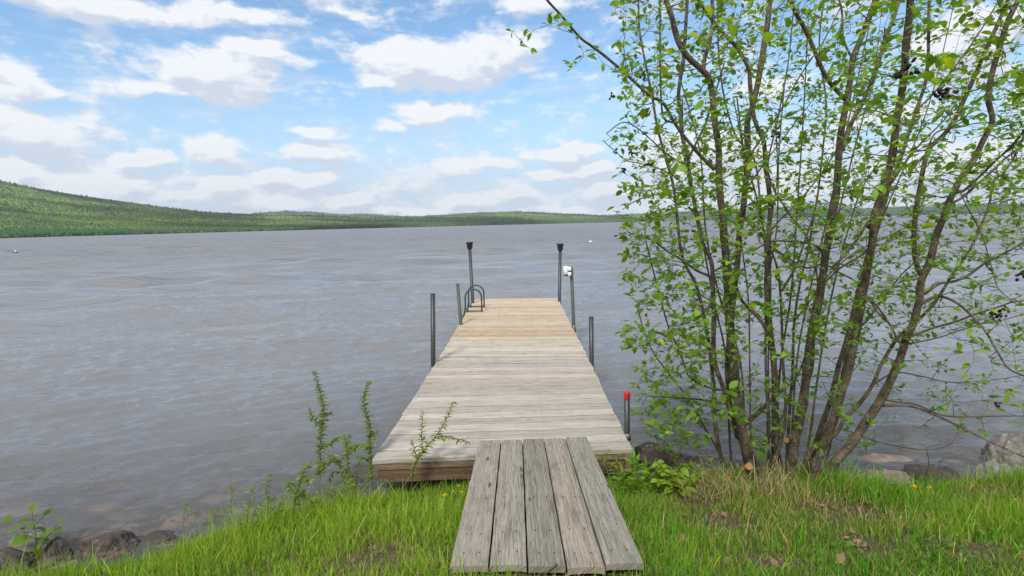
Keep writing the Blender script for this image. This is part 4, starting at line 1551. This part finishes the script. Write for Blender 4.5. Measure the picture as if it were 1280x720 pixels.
# extra, traced leafy twig ends on the far-left limb
for (px, py, Y) in [(651, 50, 2.55), (640, 38, 2.5), (662, 60, 2.55), (684, 32, 2.6), (715, 85, 2.65), (705, 78, 2.62), (730, 70, 2.7), (712, 30, 2.6), (745, 62, 2.7), (754, 75, 2.7), (690, 25, 2.55)]:
    ATT = np.vstack([ATT, np.array(P(px, py, Y))[None]])
SK_ = np.array(SKEL); SR_ = np.array(SKEL_R)
order = []
dists = np.array([np.min(np.sum((SK_ - a) ** 2, 1)) for a in ATT])
twigs = MB()
Lp, Ld, Lu, Ls, Lw, Lcurl = [], [], [], [], [], []
grow_pts = list(map(tuple, SK_))
arr = np.zeros((len(SK_) + len(ATT) * 5, 3)); arr[:len(SK_)] = SK_; cnt = len(SK_)
rad_arr = np.zeros(len(arr)); rad_arr[:cnt] = SR_
for ai in np.argsort(dists):
    a = ATT[ai]
    d2 = np.sum((arr[:cnt] - a) ** 2, 1)
    # prefer attachment points lower than the target
    pen = np.where(arr[:cnt, 2] > a[2] - .02, 2.2, 1.0)
    j = int(np.argmin(d2 * pen))
    s = arr[j].copy(); r0 = min(rad_arr[j] * .6, .0045)
    v = a - s
    L = np.linalg.norm(v)
    if L < .04:
        continue
    if L > .85:
        a = s + v / L * .85; v = a - s; L = .85
    vd = v / L
    side = np.cross(vd, rng.normal(size=3)); side /= np.linalg.norm(side) + 1e-9
    n = 5 if L > .15 else 3
    bend = side * L * rng.uniform(-.13, .13) + np.array([0, 0, -1]) * L * rng.uniform(0, .10)
    pts = []
    for k in range(n + 1):
        t = k / n
        pts.append(s + v * t + bend * sin(t * pi) + rng.normal(size=3) * L * .016 * (0 < k < n))
    r0 = max(r0, .0014)
    rads = [r0 * (1 - .62 * k / n) for k in range(n + 1)]
    twigs.tube([tuple(p) for p in pts], rads, 5, cap=False)
    for k in range(1, n + 1):
        arr[cnt] = pts[k]; rad_arr[cnt] = rads[k]; cnt += 1
        if cnt >= len(arr) - 1: break
    # leaves: alternate along the outer part, cluster at tip
    nl = int(rng.integers(4, 8)) if L > .10 else 3
    for q_ in range(nl):
        t = rng.uniform(.86, 1.0) if q_ < 3 else rng.uniform(.25, 1.0)
        idx = min(int(t * n), n - 1); f = t * n - idx
        p = pts[idx] * (1 - f) + pts[idx + 1] * f
        dl = vd * rng.uniform(.2, .9) + rng.normal(size=3) * .75
        dl[2] = dl[2] * .5 + rng.uniform(-.1, .35)
        dl /= np.linalg.norm(dl)
        up = np.array([0, 0, 1.0]) + rng.normal(size=3) * .38
        sz = rng.uniform(.023, .043) if rng.random() < .75 else rng.uniform(.040, .062)
        if a[0] < 1.75 and a[2] < 1.9:
            sz *= 1.2
        if a[1] < 2.75 and a[0] > 1.0:
            sz = rng.uniform(.024, .048)
        pe = p + dl * .008
        Lp.append(pe); Ld.append(dl); Lu.append(up); Ls.append(sz); Lw.append(rng.uniform(.8, 1.15)); Lcurl.append(rng.uniform(.0, .28))
twigs.build('twigs', M_twig, tree)
# near sprays of larger leaves which the photo shows singly
for (px, py, Y, n, s) in [(1130, 72, 1.9, 2, .085), (1150, 95, 1.9, 5, .085), (1170, 72, 1.95, 5, .085), (1270, 105, 1.8, 5, .08), (1090, 35, 2.0, 2, .08), (1255, 492, 2.6, 6, .06),
                          (1020, 406, 2.7, 5, .065), (1040, 408, 2.7, 3, .07), (900, 222, 2.7, 1, .06), (880, 245, 2.8, 6, .05), (888, 380, 2.8, 4, .06), (975, 245, 2.9, 3, .07), (940, 312, 2.6, 6, .06),
                          (880, 5, 2.4, 3, .075), (925, 168, 2.8, 4, .05), (775, 258, 3.1, 3, .06), (772, 268, 3.1, 2, .06)]:
    for _ in range(n):
        p = np.array(P(px + rng.uniform(-9, 9), py + rng.uniform(-5, 5), Y + rng.uniform(-.06, .06)))
        dl = np.array([rng.normal(), rng.normal() * .7, rng.normal() * .25]); dl /= np.linalg.norm(dl)
        Lp.append(p); Ld.append(dl); Lu.append(np.array([0, -.3, 1.0]) + rng.normal(size=3) * .35); Ls.append(s * rng.uniform(.7, 1.1)); Lw.append(rng.uniform(.85, 1.15)); Lcurl.append(rng.uniform(0, .3))
LC = leaf_cols(len(Lp), rng)
leaves_mesh('foliage', Lp, Ld, Lu, Ls, LC, Lw, M_leaf, tree, Lcurl)

# dry cone clusters
rngc = random.Random(5)
for (px, py, Y, s) in [(1132, 88, 2.0, 1.0), (1178, 114, 2.6, 1.3), (805, 93, 3.1, .8), (765, 119, 3.0, .5), (788, 190, 3.2, .6), (769, 190, 3.2, .5), (780, 212, 3.2, .6), (812, 205, 3.2, .7),
                       (972, 168, 3.3, 1.0), (1245, 394, 2.8, .9), (1253, 388, 2.8, .7), (1277, 342, 2.6, .9), (832, 372, 3.3, .6), (1268, 407, 2.8, .4), (1249, 505, 2.6, .4)]:
    mb = MB()
    c = P(px, py, Y)
    for _ in range(int(9 * s) + 3):
        o_ = Vector((rngc.gauss(0, .014), rngc.gauss(0, .014), rngc.gauss(0, .012))) * s
        d = Vector((rngc.gauss(0, 1), rngc.gauss(0, 1), rngc.gauss(-.3, 1))).normalized()
        l = .018 * (.7 + .5 * s)
        r = .0062 * (.7 + .5 * s)
        b0 = c + o_
        mb.tube([b0, b0 + d * l * .3, b0 + d * l * .75, b0 + d * l], [r * .5, r, r * .85, r * .2], 7, wob=.5)
    mb.build('cone_cluster', M_cone, tree)
# cut stubs
for (px, py, Y, r, d) in [(936, 583, 3.25, .022, (-.5, -.8, .25)), (909, 598, 3.35, .020, (-.2, -.9, .5)), (922, 614, 3.2, .020, (0, -.5, .8)), (983, 550, 3.33, .018, (-.7, -.7, .1)), (1082, 281, 3.0, .013, (-.8, -.6, .2)), (975, 610, 3.25, .022, (0, -.3, .9)), (992, 606, 3.2, .018, (.2, -.3, .9))]:
    c = P(px, py, Y); d = Vector(d).normalized()
    mb = MB()
    mb.tube([c - d * .12, c - d * .05, c], [r * 1.25, r * 1.05, r], 14, cap=False, wob=.1)
    u = d.orthogonal().normalized(); w = d.cross(u)
    mb.add([c + (u * cos(q_ * pi / 8) + w * sin(q_ * pi / 8)) * r for q_ in range(16)], [tuple(range(16))], 1)
    mb.build('cut_stub', [M_bark, M_cut], tree)


# ------------------------------------------------------------------ saplings and weeds
def plant(name, label, cat, lines, leaf, dens, col_lo, col_hi, Y=None, rstem=.0025, seed=0, width=.8, droop=.3, flat=.5, yel=.1, group=None, pair=1, mat_=None):
    """lines: list of photo polylines (first is the main stem from the ground)"""
    r = np.random.default_rng(seed)
    b = on_ground(*lines[0][0])
    if Y is not None:
        b = P(*lines[0][0], Y)
        b.z = gz(b.x, b.y)
    Y0 = b.y
    root = empty(name, b)
    tag(root, label, cat, group)
    st = MB()
    lp, ld, lu, ls, lc = [], [], [], [], []
    for li, ln in enumerate(lines):
        dy = 0 if li == 0 else r.uniform(-.06, .06)
        pts = [np.array(P(x, y, Y0 + dy * (k / max(1, len(ln) - 1)))) for k, (x, y) in enumerate(ln)]
        if li == 0:
            pts[0] = np.array(b) + np.array([0, 0, -.02])
        C = crom([(*p, 0) for p in pts], 5)[:, :3]
        rs = np.linspace(rstem * (1 if li == 0 else .7), rstem * .35, len(C))
        st.tube([tuple(c) for c in C], list(rs), 6, cap=False)
        seg = np.linalg.norm(np.diff(C, axis=0), axis=1); tot = seg.sum()
        n = max(2, int(tot * dens))
        cum = np.concatenate([[0], np.cumsum(seg)])
        for k in range(n):
            t = (k + .5) / n
            if li == 0 and t < .22: continue
            if li == 0: t = min(1, t + .02)
            p = np.array([np.interp(t * tot, cum, C[:, j]) for j in range(3)])
            tg = C[min(len(C) - 1, int(t * (len(C) - 1)) + 1)] - C[int(t * (len(C) - 1))]
            tg = tg / (np.linalg.norm(tg) + 1e-9)
            for _ in range(pair):
                ang = k * 2.4 + _ * pi + r.uniform(-.4, .4)
                o_ = np.array([cos(ang), sin(ang) * .8, 0])
                d = o_ + tg * flat + np.array([0, 0, -droop * r.random()])
                lp.append(p); ld.append(d); lu.append(np.array([0, 0, 1]) + r.normal(size=3) * .3)
                ls.append(leaf * r.uniform(.6, 1.2) * (1.0 if t < .9 else .7))
        lp.append(C[-1]); ld.append(tg + r.normal(size=3) * .2); lu.append(np.array([0, -.5, 1])); ls.append(leaf * .8)
    st.build('stem', mat_ or M_greenstem, root)
    leaves_mesh('leaves', lp, ld, lu, ls, leaf_cols(len(lp), r, col_lo, col_hi, yel), width, M_leaf, root, r.uniform(0, .5, len(lp)))
    return root


M_greenstem = simple('green_stem', (0.10, 0.13, 0.04), 0.8, 0, .3, 40)
G1, G2 = (0.10, 0.17, 0.025), (0.20, 0.30, 0.06)
Y1_, Y2_ = (0.13, 0.22, 0.02), (0.25, 0.36, 0.04)
plant('sapling', 'tall thin leafy weed, leftmost of the two tall ones left of the dock', 'plant',
      [[(399, 632), (400, 590), (401, 550), (405, 515), (400, 490), (393, 465)], [(400, 560), (415, 553), (424, 545)], [(401, 530), (392, 524), (388, 514)], [(403, 520), (412, 516)], [(399, 585), (410, 578), (418, 570)]],
      .042, 150, G1, G2, seed=1, pair=2, rstem=.0032, width=.75)
plant('sapling', 'tall crooked leafy weed close to the front left corner of the dock', 'plant',
      [[(466, 600), (463, 575), (463, 560), (462, 530), (456, 510), (455, 495), (461, 478)], [(463, 560), (450, 556), (436, 560), (430, 545)], [(462, 545), (470, 540)], [(464, 575), (447, 570)]],
      .042, 140, G1, G2, seed=2, pair=2, Y=3.55, rstem=.0035, width=.75)
plant('sapling', 'slim leafy stalk between the two tallest weeds left of the dock', 'plant',
      [[(438, 628), (436, 600), (434, 570), (437, 543)], [(436, 590), (426, 582), (420, 572)], [(434, 566), (446, 556)]],
      .036, 120, G1, G2, seed=21, rstem=.003, pair=2)
plant('sapling', 'slim leafy stalk leaning right just left of the leftmost tall weed', 'plant',
      [[(366, 650), (370, 620), (377, 596), (388, 578)], [(370, 618), (358, 606)], [(376, 600), (390, 598)]],
      .036, 110, G1, G2, seed=22, rstem=.003, pair=2)
plant('sapling', 'yellow green twiggy seedling leaning in front of the dock edge', 'plant',
      [[(513, 612), (517, 585), (528, 565), (545, 545), (560, 520), (566, 503)], [(528, 565), (527, 540), (529, 516)], [(548, 545), (562, 546), (583, 552)], [(522, 575), (516, 555)]],
      .044, 150, (0.12, 0.19, 0.02), (0.24, 0.32, 0.05), seed=3, Y=3.38, rstem=.0045, width=.6, mat_=M_twig)
plant('sapling', 'small broad leaved maple like seedling at the lower left above the dark rocks', 'plant',
      [[(47, 712), (47, 690), (44, 665), (40, 640)], [(46, 680), (58, 672), (72, 655)], [(46, 675), (30, 668), (18, 672)], [(44, 662), (30, 656), (14, 650)], [(47, 695), (30, 700)], [(45, 655), (55, 645)]],
      .072, 34, (0.08, 0.17, 0.02), (0.15, 0.27, 0.04), seed=4, rstem=.004, width=1.5, flat=.2)
plant('sapling', 'little drooping weed with pale leaves standing alone left of the tall weeds', 'plant',
      [[(333, 655), (335, 630), (333, 610), (336, 592)], [(335, 625), (345, 620)], [(334, 635), (326, 640)]],
      .04, 100, G1, G2, seed=5, rstem=.003)
plant('sapling', 'small forked green seedling poking over the grass near the waterline', 'plant',
      [[(286, 665), (289, 640), (290, 610)], [(290, 620), (299, 618)], [(290, 615), (284, 610)]],
      .030, 60, (0.09, 0.18, 0.02), (0.17, 0.28, 0.04), seed=6, rstem=.003)
plant('sapling', 'sprawling leafy weed leaning left between the single weed and the tall ones', 'plant',
      [[(412, 640), (392, 625), (376, 615), (362, 601)], [(392, 625), (385, 635)], [(380, 617), (368, 622)]],
      .042, 110, G1, G2, seed=7, pair=2, rstem=.003)
plant('sapling', 'bushy little weed with a yellow bloom beside the dock corner', 'plant',
      [[(436, 622), (430, 600), (425, 580), (432, 565)], [(430, 600), (445, 592)], [(428, 590), (416, 590), (412, 600)], [(425, 580), (412, 570)]],
      .036, 140, (0.09, 0.15, 0.02), (0.18, 0.26, 0.04), seed=8)
plant('seedling', 'light green seedling growing over the right end of the dock front', 'plant',
      [[(775, 606), (768, 590), (758, 576), (745, 570)], [(765, 585), (772, 573), (776, 568)], [(758, 576), (760, 566)]],
      .036, 90, (0.12, 0.22, 0.02), (0.22, 0.34, 0.04), seed=9, Y=3.42, width=.9)
plant('willowherb', 'upright bright green narrow leaved plant beside the ramp right of the dock', 'plant',
      [[(798, 640), (797, 605), (793, 573)], [(806, 636), (812, 604), (808, 582)], [(790, 636), (782, 608), (778, 592)], [(815, 636), (826, 606), (824, 588)], [(784, 640), (774, 622), (770, 608)]],
      .085, 90, (0.10, 0.23, 0.015), (0.20, 0.36, 0.03), seed=10, Y=3.2, width=.42, flat=.9, rstem=.003, pair=2)
plant('bramble', 'low broad yellow green leaves right of the narrow leaved plant', 'plant',
      [[(842, 620), (838, 600), (830, 585), (822, 578)], [(838, 600), (850, 585), (862, 580)], [(840, 605), (858, 598), (876, 592)], [(835, 600), (822, 600)], [(845, 610), (862, 612)]],
      .060, 110, (0.16, 0.27, 0.02), (0.28, 0.40, 0.05), seed=11, width=1.2, flat=.3, pair=2)
plant('sapling', 'fresh green sapling in front of the flat dark slab of rock', 'plant',
      [[(868, 618), (856, 590), (842, 570), (832, 550), (826, 533)], [(842, 570), (852, 560), (862, 548)], [(838, 562), (822, 558), (812, 556)], [(834, 553), (818, 545), (806, 540)], [(856, 590), (875, 585), (888, 575)]],
      .032, 130, (0.11, 0.21, 0.02), (0.20, 0.32, 0.04), seed=12, width=.85, rstem=.004, mat_=M_twig)
plant('sapling', 'thin bare twigged seedling with few leaves at the right shore rocks', 'plant',
      [[(1162, 606), (1161, 580), (1158, 560), (1152, 555)], [(1140, 612), (1155, 590), (1172, 578), (1195, 570), (1211, 565)], [(1158, 560), (1172, 556), (1186, 556)], [(1165, 600), (1175, 580), (1180, 570)]],
      .022, 26, (0.06, 0.13, 0.02), (0.13, 0.22, 0.04), seed=13, rstem=.0035, mat_=M_twig)

# extra low leafy weeds in the grass by the shore
wl = [('leafy shoot standing between the lone pale weed and the sprawling weed', 352, 650), ('short leafy shoot at the foot of the leftmost tall weed', 422, 632), ('short leafy shoot between the two tall weeds, low in the grass', 448, 618), ('low leafy weed just right of the forked green seedling', 312, 664), ('clump of fresh grassy weed at the shore left of the dock', 270, 668), ('leafy weed tuft between dark boulder and the shore grass', 232, 668), ('leafy weed tuft right under the front left corner of the dock', 492, 612)]
for k, (lb, x, y) in enumerate(wl):
    plant('weed', lb, 'plant', [[(x, y + 6), (x - 3, y - 18), (x + 3, y - 32 - 7 * (k % 4))], [(x + 4, y - 4), (x + 13, y - 20), (x + 15, y - 30)], [(x - 3, y - 4), (x - 13, y - 16)]],
          .045, 90, (0.10, 0.20, 0.015), (0.19, 0.32, 0.03), seed=30 + k, width=.5, flat=.8)


# dandelions
def dandelion(px, py, label, r=.013, h=.10, bloom=True):
    q_ = on_ground(px, py, h)
    root = empty('dandelion', (q_.x, q_.y, gz(q_.x, q_.y)))
    tag(root, label, 'flower')
    mb = MB()
    mb.tube([(q_.x + .01, q_.y, gz(q_.x, q_.y) - .01), (q_.x, q_.y, q_.z - h * .4), tuple(q_)], .0016, 6)
    mb.build('stem', M_greenstem, root)
    fl = MB()
    rr = random.Random(int(px))
    for k in range(34):
        a = rr.random() * 2 * pi; tl = rr.uniform(.1, 1.2)
        d2 = Vector((cos(a) * sin(tl), sin(a) * sin(tl), cos(tl)))
        s_ = Vector((-sin(a), cos(a), 0)) * r * .22
        c = Vector(q_)
        fl.add([c - s_ * .4, c + s_ * .4, c + d2 * r + s_, c + d2 * r - s_], [(0, 1, 2, 3)])
    fl.build('flower_head', M_yellow, root)


dandelion(438, 588, 'yellow dandelion flower among the weeds left of the dock corner', .014, .14)
dandelion(556, 621, 'yellow dandelion flower in the grass just below the dock front', .017, .13)
dandelion(577, 616, 'small yellow dandelion close to the left edge of the ramp', .011, .12)
dandelion(567, 615, 'half open dandelion bud just left of the small yellow one by the ramp', .008, .08)
dandelion(1143, 610, 'yellow dandelion flower in the grass by the right hand rocks', .018, .12)
dandelion(1162, 610, 'partly hidden yellow dandelion right of the brighter one by the rocks', .012, .11)


# dead leaves lying in the grass
def dead_leaf(px, py, label, s, seed):
    p = on_ground(px, py)
    r = random.Random(seed)
    mb = MB()
    n = 9
    vs = [(0, 0, 0.0)]
    for k in range(n):
        a = 2 * pi * k / n
        rr = s * (1 if k % 2 else .62) * r.uniform(.8, 1.1)
        vs.append((cos(a) * rr, sin(a) * rr, r.uniform(-.2, .5) * s))
    fs = [(0, 1 + k, 1 + (k + 1) % n) for k in range(n)]
    tz = .035
    M3 = Matrix.Rotation(r.uniform(-.5, .5), 3, 'Y') @ Matrix.Rotation(r.uniform(.1, .8), 3, 'X')
    mb.add([(M3 @ Vector(v)) + p + Vector((0, 0, tz)) for v in vs], fs, 0, True)
    o = mb.build('dead_leaf', M_dleaf, None, origin=p)
    tag(o, label, 'leaf')


dead_leaf(856, 682, 'curled pinkish brown dead leaf in the grass between the ramp and the bush', .028, 1)
dead_leaf(1076, 688, 'dark brown crumpled dead leaf in the grass below the bush', .03, 2)
dead_leaf(907, 709, 'pale dead leaf near the bottom border right of the ramp', .022, 3)
dead_leaf(1066, 672, 'small brown dead leaf just above the dark crumpled one', .02, 4)
dead_leaf(1050, 708, 'brown dead leaf in the bare patch at the bottom border', .03, 5)
dead_leaf(966, 712, 'brown dead leaf on the dry patch at the bottom border left of centre bush', .028, 6)
dead_leaf(905, 650, 'brown dead leaf in the dry patch just below the bush', .025, 7)

# ------------------------------------------------------------------ things far out on the water
wp = PZ(738, 303, WZ)
bu = MB()
bu.tube([(wp.x, wp.y, WZ - .10), (wp.x, wp.y, WZ - .02), (wp.x, wp.y, WZ + .08), (wp.x, wp.y, WZ + .15), (wp.x, wp.y, WZ + .18)], [.08, .15, .16, .10, .03], 14)
b_o = bu.build('buoy', M_white, None, origin=wp)
tag(b_o, 'small white buoy floating far out right of the dock end', 'buoy')
wp = PZ(20, 316.5, WZ)
bu = MB()
bu.tube([(wp.x - .26, wp.y, WZ + .03), (wp.x - .2, wp.y, WZ + .05), (wp.x + .2, wp.y, WZ + .05), (wp.x + .26, wp.y, WZ + .03)], [.04, .12, .12, .04], 12)
bu.tube([(wp.x - .02, wp.y, WZ + .1), (wp.x - .02, wp.y, WZ + .34)], [.08, .07], 10, mi=1)
b_o = bu.build('mooring_float', [M_floatd, M_white], None, origin=wp)
tag(b_o, 'small dark float with pale top on the water at far left', 'float')
# small brown bird skimming the water
c = P(769.5, 295, 22)
bd = MB()
bd.tube([c + Vector((-.10, 0, -.03)), c + Vector((-.05, 0, -.015)), c + Vector((.03, 0, 0)), c + Vector((.08, 0, .02)), c + Vector((.11, 0, .03))], [.006, .022, .030, .02, .012], 10)
bird = bd.build('bird', M_brownb, None, origin=c)
tag(bird, 'tiny brown bird flying low over the water left of the bush', 'bird')
for s_ in (-1, 1):
    wg = MB()
    vs = [c + Vector((.04, s_ * .01, .01)), c + Vector((.05, s_ * .10, .05)), c + Vector((.0, s_ * .19, .03)), c + Vector((-.04, s_ * .10, .04)), c + Vector((-.04, s_ * .01, .0))]
    wg.add(vs + [v - Vector((0, 0, .006)) for v in vs], [(0, 1, 2, 3, 4), (9, 8, 7, 6, 5), (0, 5, 6, 1), (1, 6, 7, 2), (2, 7, 8, 3), (3, 8, 9, 4), (4, 9, 5, 0)])
    w_ = wg.build('wing', M_brownb, None, origin=(0, 0, 0))
    w_.parent = bird
    w_.matrix_parent_inverse = Matrix.Translation(c).inverted()


# ------------------------------------------------------------------ grass
def project(x, y, z):
    p = np.stack([x, y, z - CAM_Z], -1)
    f = p @ np.array(F_); r = p @ np.array(R_); u = p @ np.array(U_)
    return 640 + FPX * r / f, 360 - FPX * u / f


def world_blob(px, py, rx, ry):
    """bare or special patch: centre and radii on the bank"""
    c = on_ground(px, py); a = on_ground(px + rx, py); b = on_ground(px, min(py + ry, 719)) if py + ry < 719 else None
    rw = abs(a.x - c.x)
    ryw = max(abs((b.y if b else c.y - .12) - c.y), .06)
    return c.x, c.y, rw, ryw


BARE = [world_blob(*b) for b in [(465, 700, 40, 18), (905, 655, 38, 16), (965, 703, 40, 12), (1075, 680, 22, 14), (1240, 612, 40, 9), (1230, 690, 30, 12), (870, 630, 25, 10), (700, 719, 60, 10), (1060, 640, 60, 12)]]
STRAW = [world_blob(*b) for b in [(860, 612, 40, 22), (945, 625, 70, 25), (1000, 615, 50, 18), (1250, 625, 50, 15), (910, 650, 60, 25), (1100, 660, 60, 20)]]


def blob(x, y, L):
    v = np.zeros_like(x)
    for cx_, cy_, rx, ry in L:
        v = np.maximum(v, np.exp(-(((x - cx_) / rx) ** 2 + ((y - cy_) / ry) ** 2) * .9))
    return v


def in_ramp(x, y):
    # under the planks nothing grows through
    ty = (y - Q0.y) / (T0.y - Q0.y)
    xl = Q0.x + (T0.x - Q0.x) * ty; xr = Q1.x + (T1.x - Q1.x) * ty
    return (x > xl + .01) & (x < xr - .01) & (ty > 0.015)


def blades(n, seed, hmin, hmax, wid, region, label_kind, straw_bias=0.0, edge_only=False):
    r = np.random.default_rng(seed)
    x = r.uniform(region[0], region[1], n); y = r.uniform(region[2], region[3], n)
    # clumping: pull to tuft centres
    cxn = (np.round(x / .055 + r.normal(0, .35, n)) + (vnoise(np.round(x / .055), np.round(y / .055), 8) - .5)) * .055
    cyn = (np.round(y / .055 + r.normal(0, .35, n)) + (vnoise(np.round(x / .055), np.round(y / .055), 9) - .5)) * .055
    k = r.random(n) * .55
    x = x + (cxn - x) * k; y = y + (cyn - y) * k
    d = shore(x) - y
    bare = blob(x, y, BARE); straw = blob(x, y, STRAW)
    dn = fbm(x * 3.1, y * 3.1, 31)
    keep = (d > 0.02) & ~in_ramp(x, y) & (r.random(n) > bare * .78) & (r.random(n) < .35 + 1.4 * dn)
    keep &= ~((y > A0.y + .15) & (x > A0.x) & (x < B0.x))
    if edge_only:
        keep &= (d < .55)
    x, y, d, bare, straw = x[keep], y[keep], d[keep], bare[keep], straw[keep]
    n = len(x)
    z = ground_z(x, y)
    hn = fbm(x * 2.3, y * 2.3, 12)
    h = (hmin + (hmax - hmin) * r.random(n) ** 1.4) * (.45 + 1.1 * hn) * (1 - .6 * bare)
    # the lawn right by the ramp and foreground is shorter
    h *= np.where(y < 2.4, .75, 1.0) * np.where((y > A0.y - .25) & (x > A0.x - .1) & (x < B0.x + .1), .45, 1.0) * np.where(x < -1.7, .8, 1.0) * np.where((x > .7) & (x < 1.35) & (y > 2.95), .6, 1.0)
    a = r.uniform(0, 2 * pi, n)
    lean = r.uniform(.1, .75, n) ** 1.2
    ca, sa = np.cos(a), np.sin(a)
    w = wid * (.6 + .8 * r.random(n))
    fa = r.uniform(0, 2 * pi, n)
    px_, py_ = np.cos(fa) * w / 2, np.sin(fa) * w / 2
    V = np.zeros((n, 7, 3))
    for row, (t, ww) in enumerate([(0, 1.0), (.4, .9), (.75, .6)]):
        ox = ca * lean * h * t ** 1.8; oy = sa * lean * h * t ** 1.8
        oz = h * t * (1 - .35 * lean * t)
        for sd, sg in ((0, -1), (1, 1)):
            V[:, row * 2 + sd, 0] = x + ox + px_ * sg * ww
            V[:, row * 2 + sd, 1] = y + oy + py_ * sg * ww
            V[:, row * 2 + sd, 2] = z + oz - .005
    V[:, 6, 0] = x + ca * lean * h; V[:, 6, 1] = y + sa * lean * h; V[:, 6, 2] = z + h * (1 - .35 * lean)
    b = (np.arange(n) * 7)[:, None]
    Q = np.concatenate([b + np.array([[0, 1, 3, 2]]), b + np.array([[2, 3, 5, 4]])], 0)
    T = b + np.array([[4, 5, 6]])
    left = np.clip((.6 - x) / 1.2, 0, 1)
    gA = np.array([0.215, 0.36, 0.028]); gB = np.array([0.10, 0.26, 0.018]); gC = np.array([0.28, 0.40, 0.05])
    t = np.clip(left * .75 + (fbm(x * 2.3, y * 2.3, 55) - .5) * 2.2 + r.normal(0, .30, n), 0, 1)[:, None]
    c = gB * (1 - t) + gA * t
    y_ = r.random(n) < .16 + .1 * left
    c[y_] = gC
    s_ = r.random(n) < (.04 + straw_bias + .30 * straw + .40 * bare)
    c[s_] = np.array([0.40, 0.31, 0.15]) * (0.7 + .6 * r.random((s_.sum(), 1)))
    c = c * (.66 + .66 * r.random((n, 1)))
    C = np.repeat(c[:, None], 7, 1).reshape(-1, 3)
    return V.reshape(-1, 3), Q, T, C, n * 7


parts_ = [blades(190000, 1, .035, .10, .0034, (-4.4, 4.8, 1.55, 4.4), ''),
          blades(34000, 2, .07, .18, .0044, (-4.4, 4.8, 1.7, 4.4), ''),
          blades(22000, 3, .10, .27, .0045, (-4.4, 4.8, 2.2, 4.4), '', edge_only=True),
          blades(60000, 4, .04, .09, .005, (-9, 9, -2.5, 4.6), '')]
off_ = 0
VV, QQ, TT, CC = [], [], [], []
for V, Q, T, C, n in parts_:
    VV.append(V); QQ.append(Q + off_); TT.append(T + off_); CC.append(C); off_ += n
grass = big_mesh('grass', np.concatenate(VV), np.concatenate(QQ), np.concatenate(TT), np.concatenate(CC), M_grass, smooth=True)
tag(grass, 'bright green spring grass with dry straw patches covering the bank', 'grass', kind='stuff')

# long dry grass hanging round the foot of the bush
r = np.random.default_rng(77)
mb = MB()
for k in range(520):
    px = r.uniform(850, 1015); py = r.uniform(590, 632)
    b = on_ground(px, py)
    h = r.uniform(.10, .30) if px < 985 else r.uniform(.06, .18)
    a = r.uniform(0, 2 * pi); ln = r.uniform(.2, .9)
    pts = [b + Vector((cos(a) * ln * h * t ** 1.5, sin(a) * ln * h * t ** 1.5, h * (t - .6 * ln * t ** 3))) for t in (0, .35, .7, 1)]
    w = .0016
    fa = r.uniform(0, pi)
    o_ = Vector((cos(fa), sin(fa), 0)) * w
    vs = []
    for p in pts:
        vs += [p - o_, p + o_]
    cc = np.array([.36, .28, .15]) * r.uniform(.6, 1.25)
    mb.add(vs, [(0, 1, 3, 2), (2, 3, 5, 4), (4, 5, 7, 6)], 0, False, None, (1, 1, 1), tuple(cc))
o = mb.build('dry_grass', M_litter)
tag(o, 'long dry straw coloured grass hanging around the foot of the bush', 'dry grass', kind='stuff')

# leaf litter and dead bits on the bank
n = 9000
x = r.uniform(-4.2, 4.6, n); y = r.uniform(1.6, 4.2, n)
bare = np.maximum(blob(x, y, BARE), .6 * blob(x, y, STRAW))
k = (r.random(n) < bare * .95 + .05) & (shore(x) - y > .03)
x, y = x[k], y[k]; n = len(x)
z = ground_z(x, y) + .006 + .02 * r.random(n)
a = r.uniform(0, 2 * pi, n)
cols = np.array([.20, .12, .07]) * (0.4 + 1.1 * r.random((n, 1))) * np.array([1, 1, 1])
lo = leaves_mesh('leaf_litter', np.stack([x, y, z], -1), np.stack([np.cos(a), np.sin(a), r.normal(0, .3, n)], -1), np.stack([r.normal(0, .4, n), r.normal(0, .4, n), np.ones(n)], -1), .012 + .022 * r.random(n), cols, 1.0, M_litter)
tag(lo, 'brown leaf litter and dead bits between the grass', 'leaf litter', kind='stuff')

# low broad leaves (clover and young dandelion) in the turf
n = 5200
x = r.uniform(-4.2, 4.6, n); y = r.uniform(1.6, 4.2, n)
k = (fbm(x * 2.7, y * 2.7, 91) > .53) & (shore(x) - y > .03) & ~in_ramp(x, y)
x, y = x[k], y[k]; n = len(x)
z = ground_z(x, y) + .015 + .035 * r.random(n)
a = r.uniform(0, 2 * pi, n)
lo = leaves_mesh('ground_cover', np.stack([x, y, z], -1), np.stack([np.cos(a), np.sin(a), r.uniform(0, .8, n)], -1), np.stack([r.normal(0, .3, n), r.normal(0, .3, n), np.ones(n)], -1), .014 + .026 * r.random(n), leaf_cols(n, r, (0.06, 0.15, 0.015), (0.15, 0.27, 0.04)), 1.1, M_leaf)
tag(lo, 'low clover and broad leaved herbs scattered through the grass', 'ground cover', kind='stuff')


# repeats of one kind share a group
GROUPS = {'dock_post': 'steel posts along the dock edges', 'capped_pole': 'cup topped poles at the far corners of the dock', 'rock': 'rocks along the waterline',
          'sapling': 'leafy shoots along the shore', 'weed': 'low weeds in the shore grass', 'dandelion': 'dandelions in the grass', 'dead_leaf': 'dead leaves lying in the grass'}
for o in scene.objects:
    if o.parent is None and 'label' in o and 'kind' not in o:
        g = GROUPS.get(o.name.split('.')[0])
        if g:
            o['group'] = g
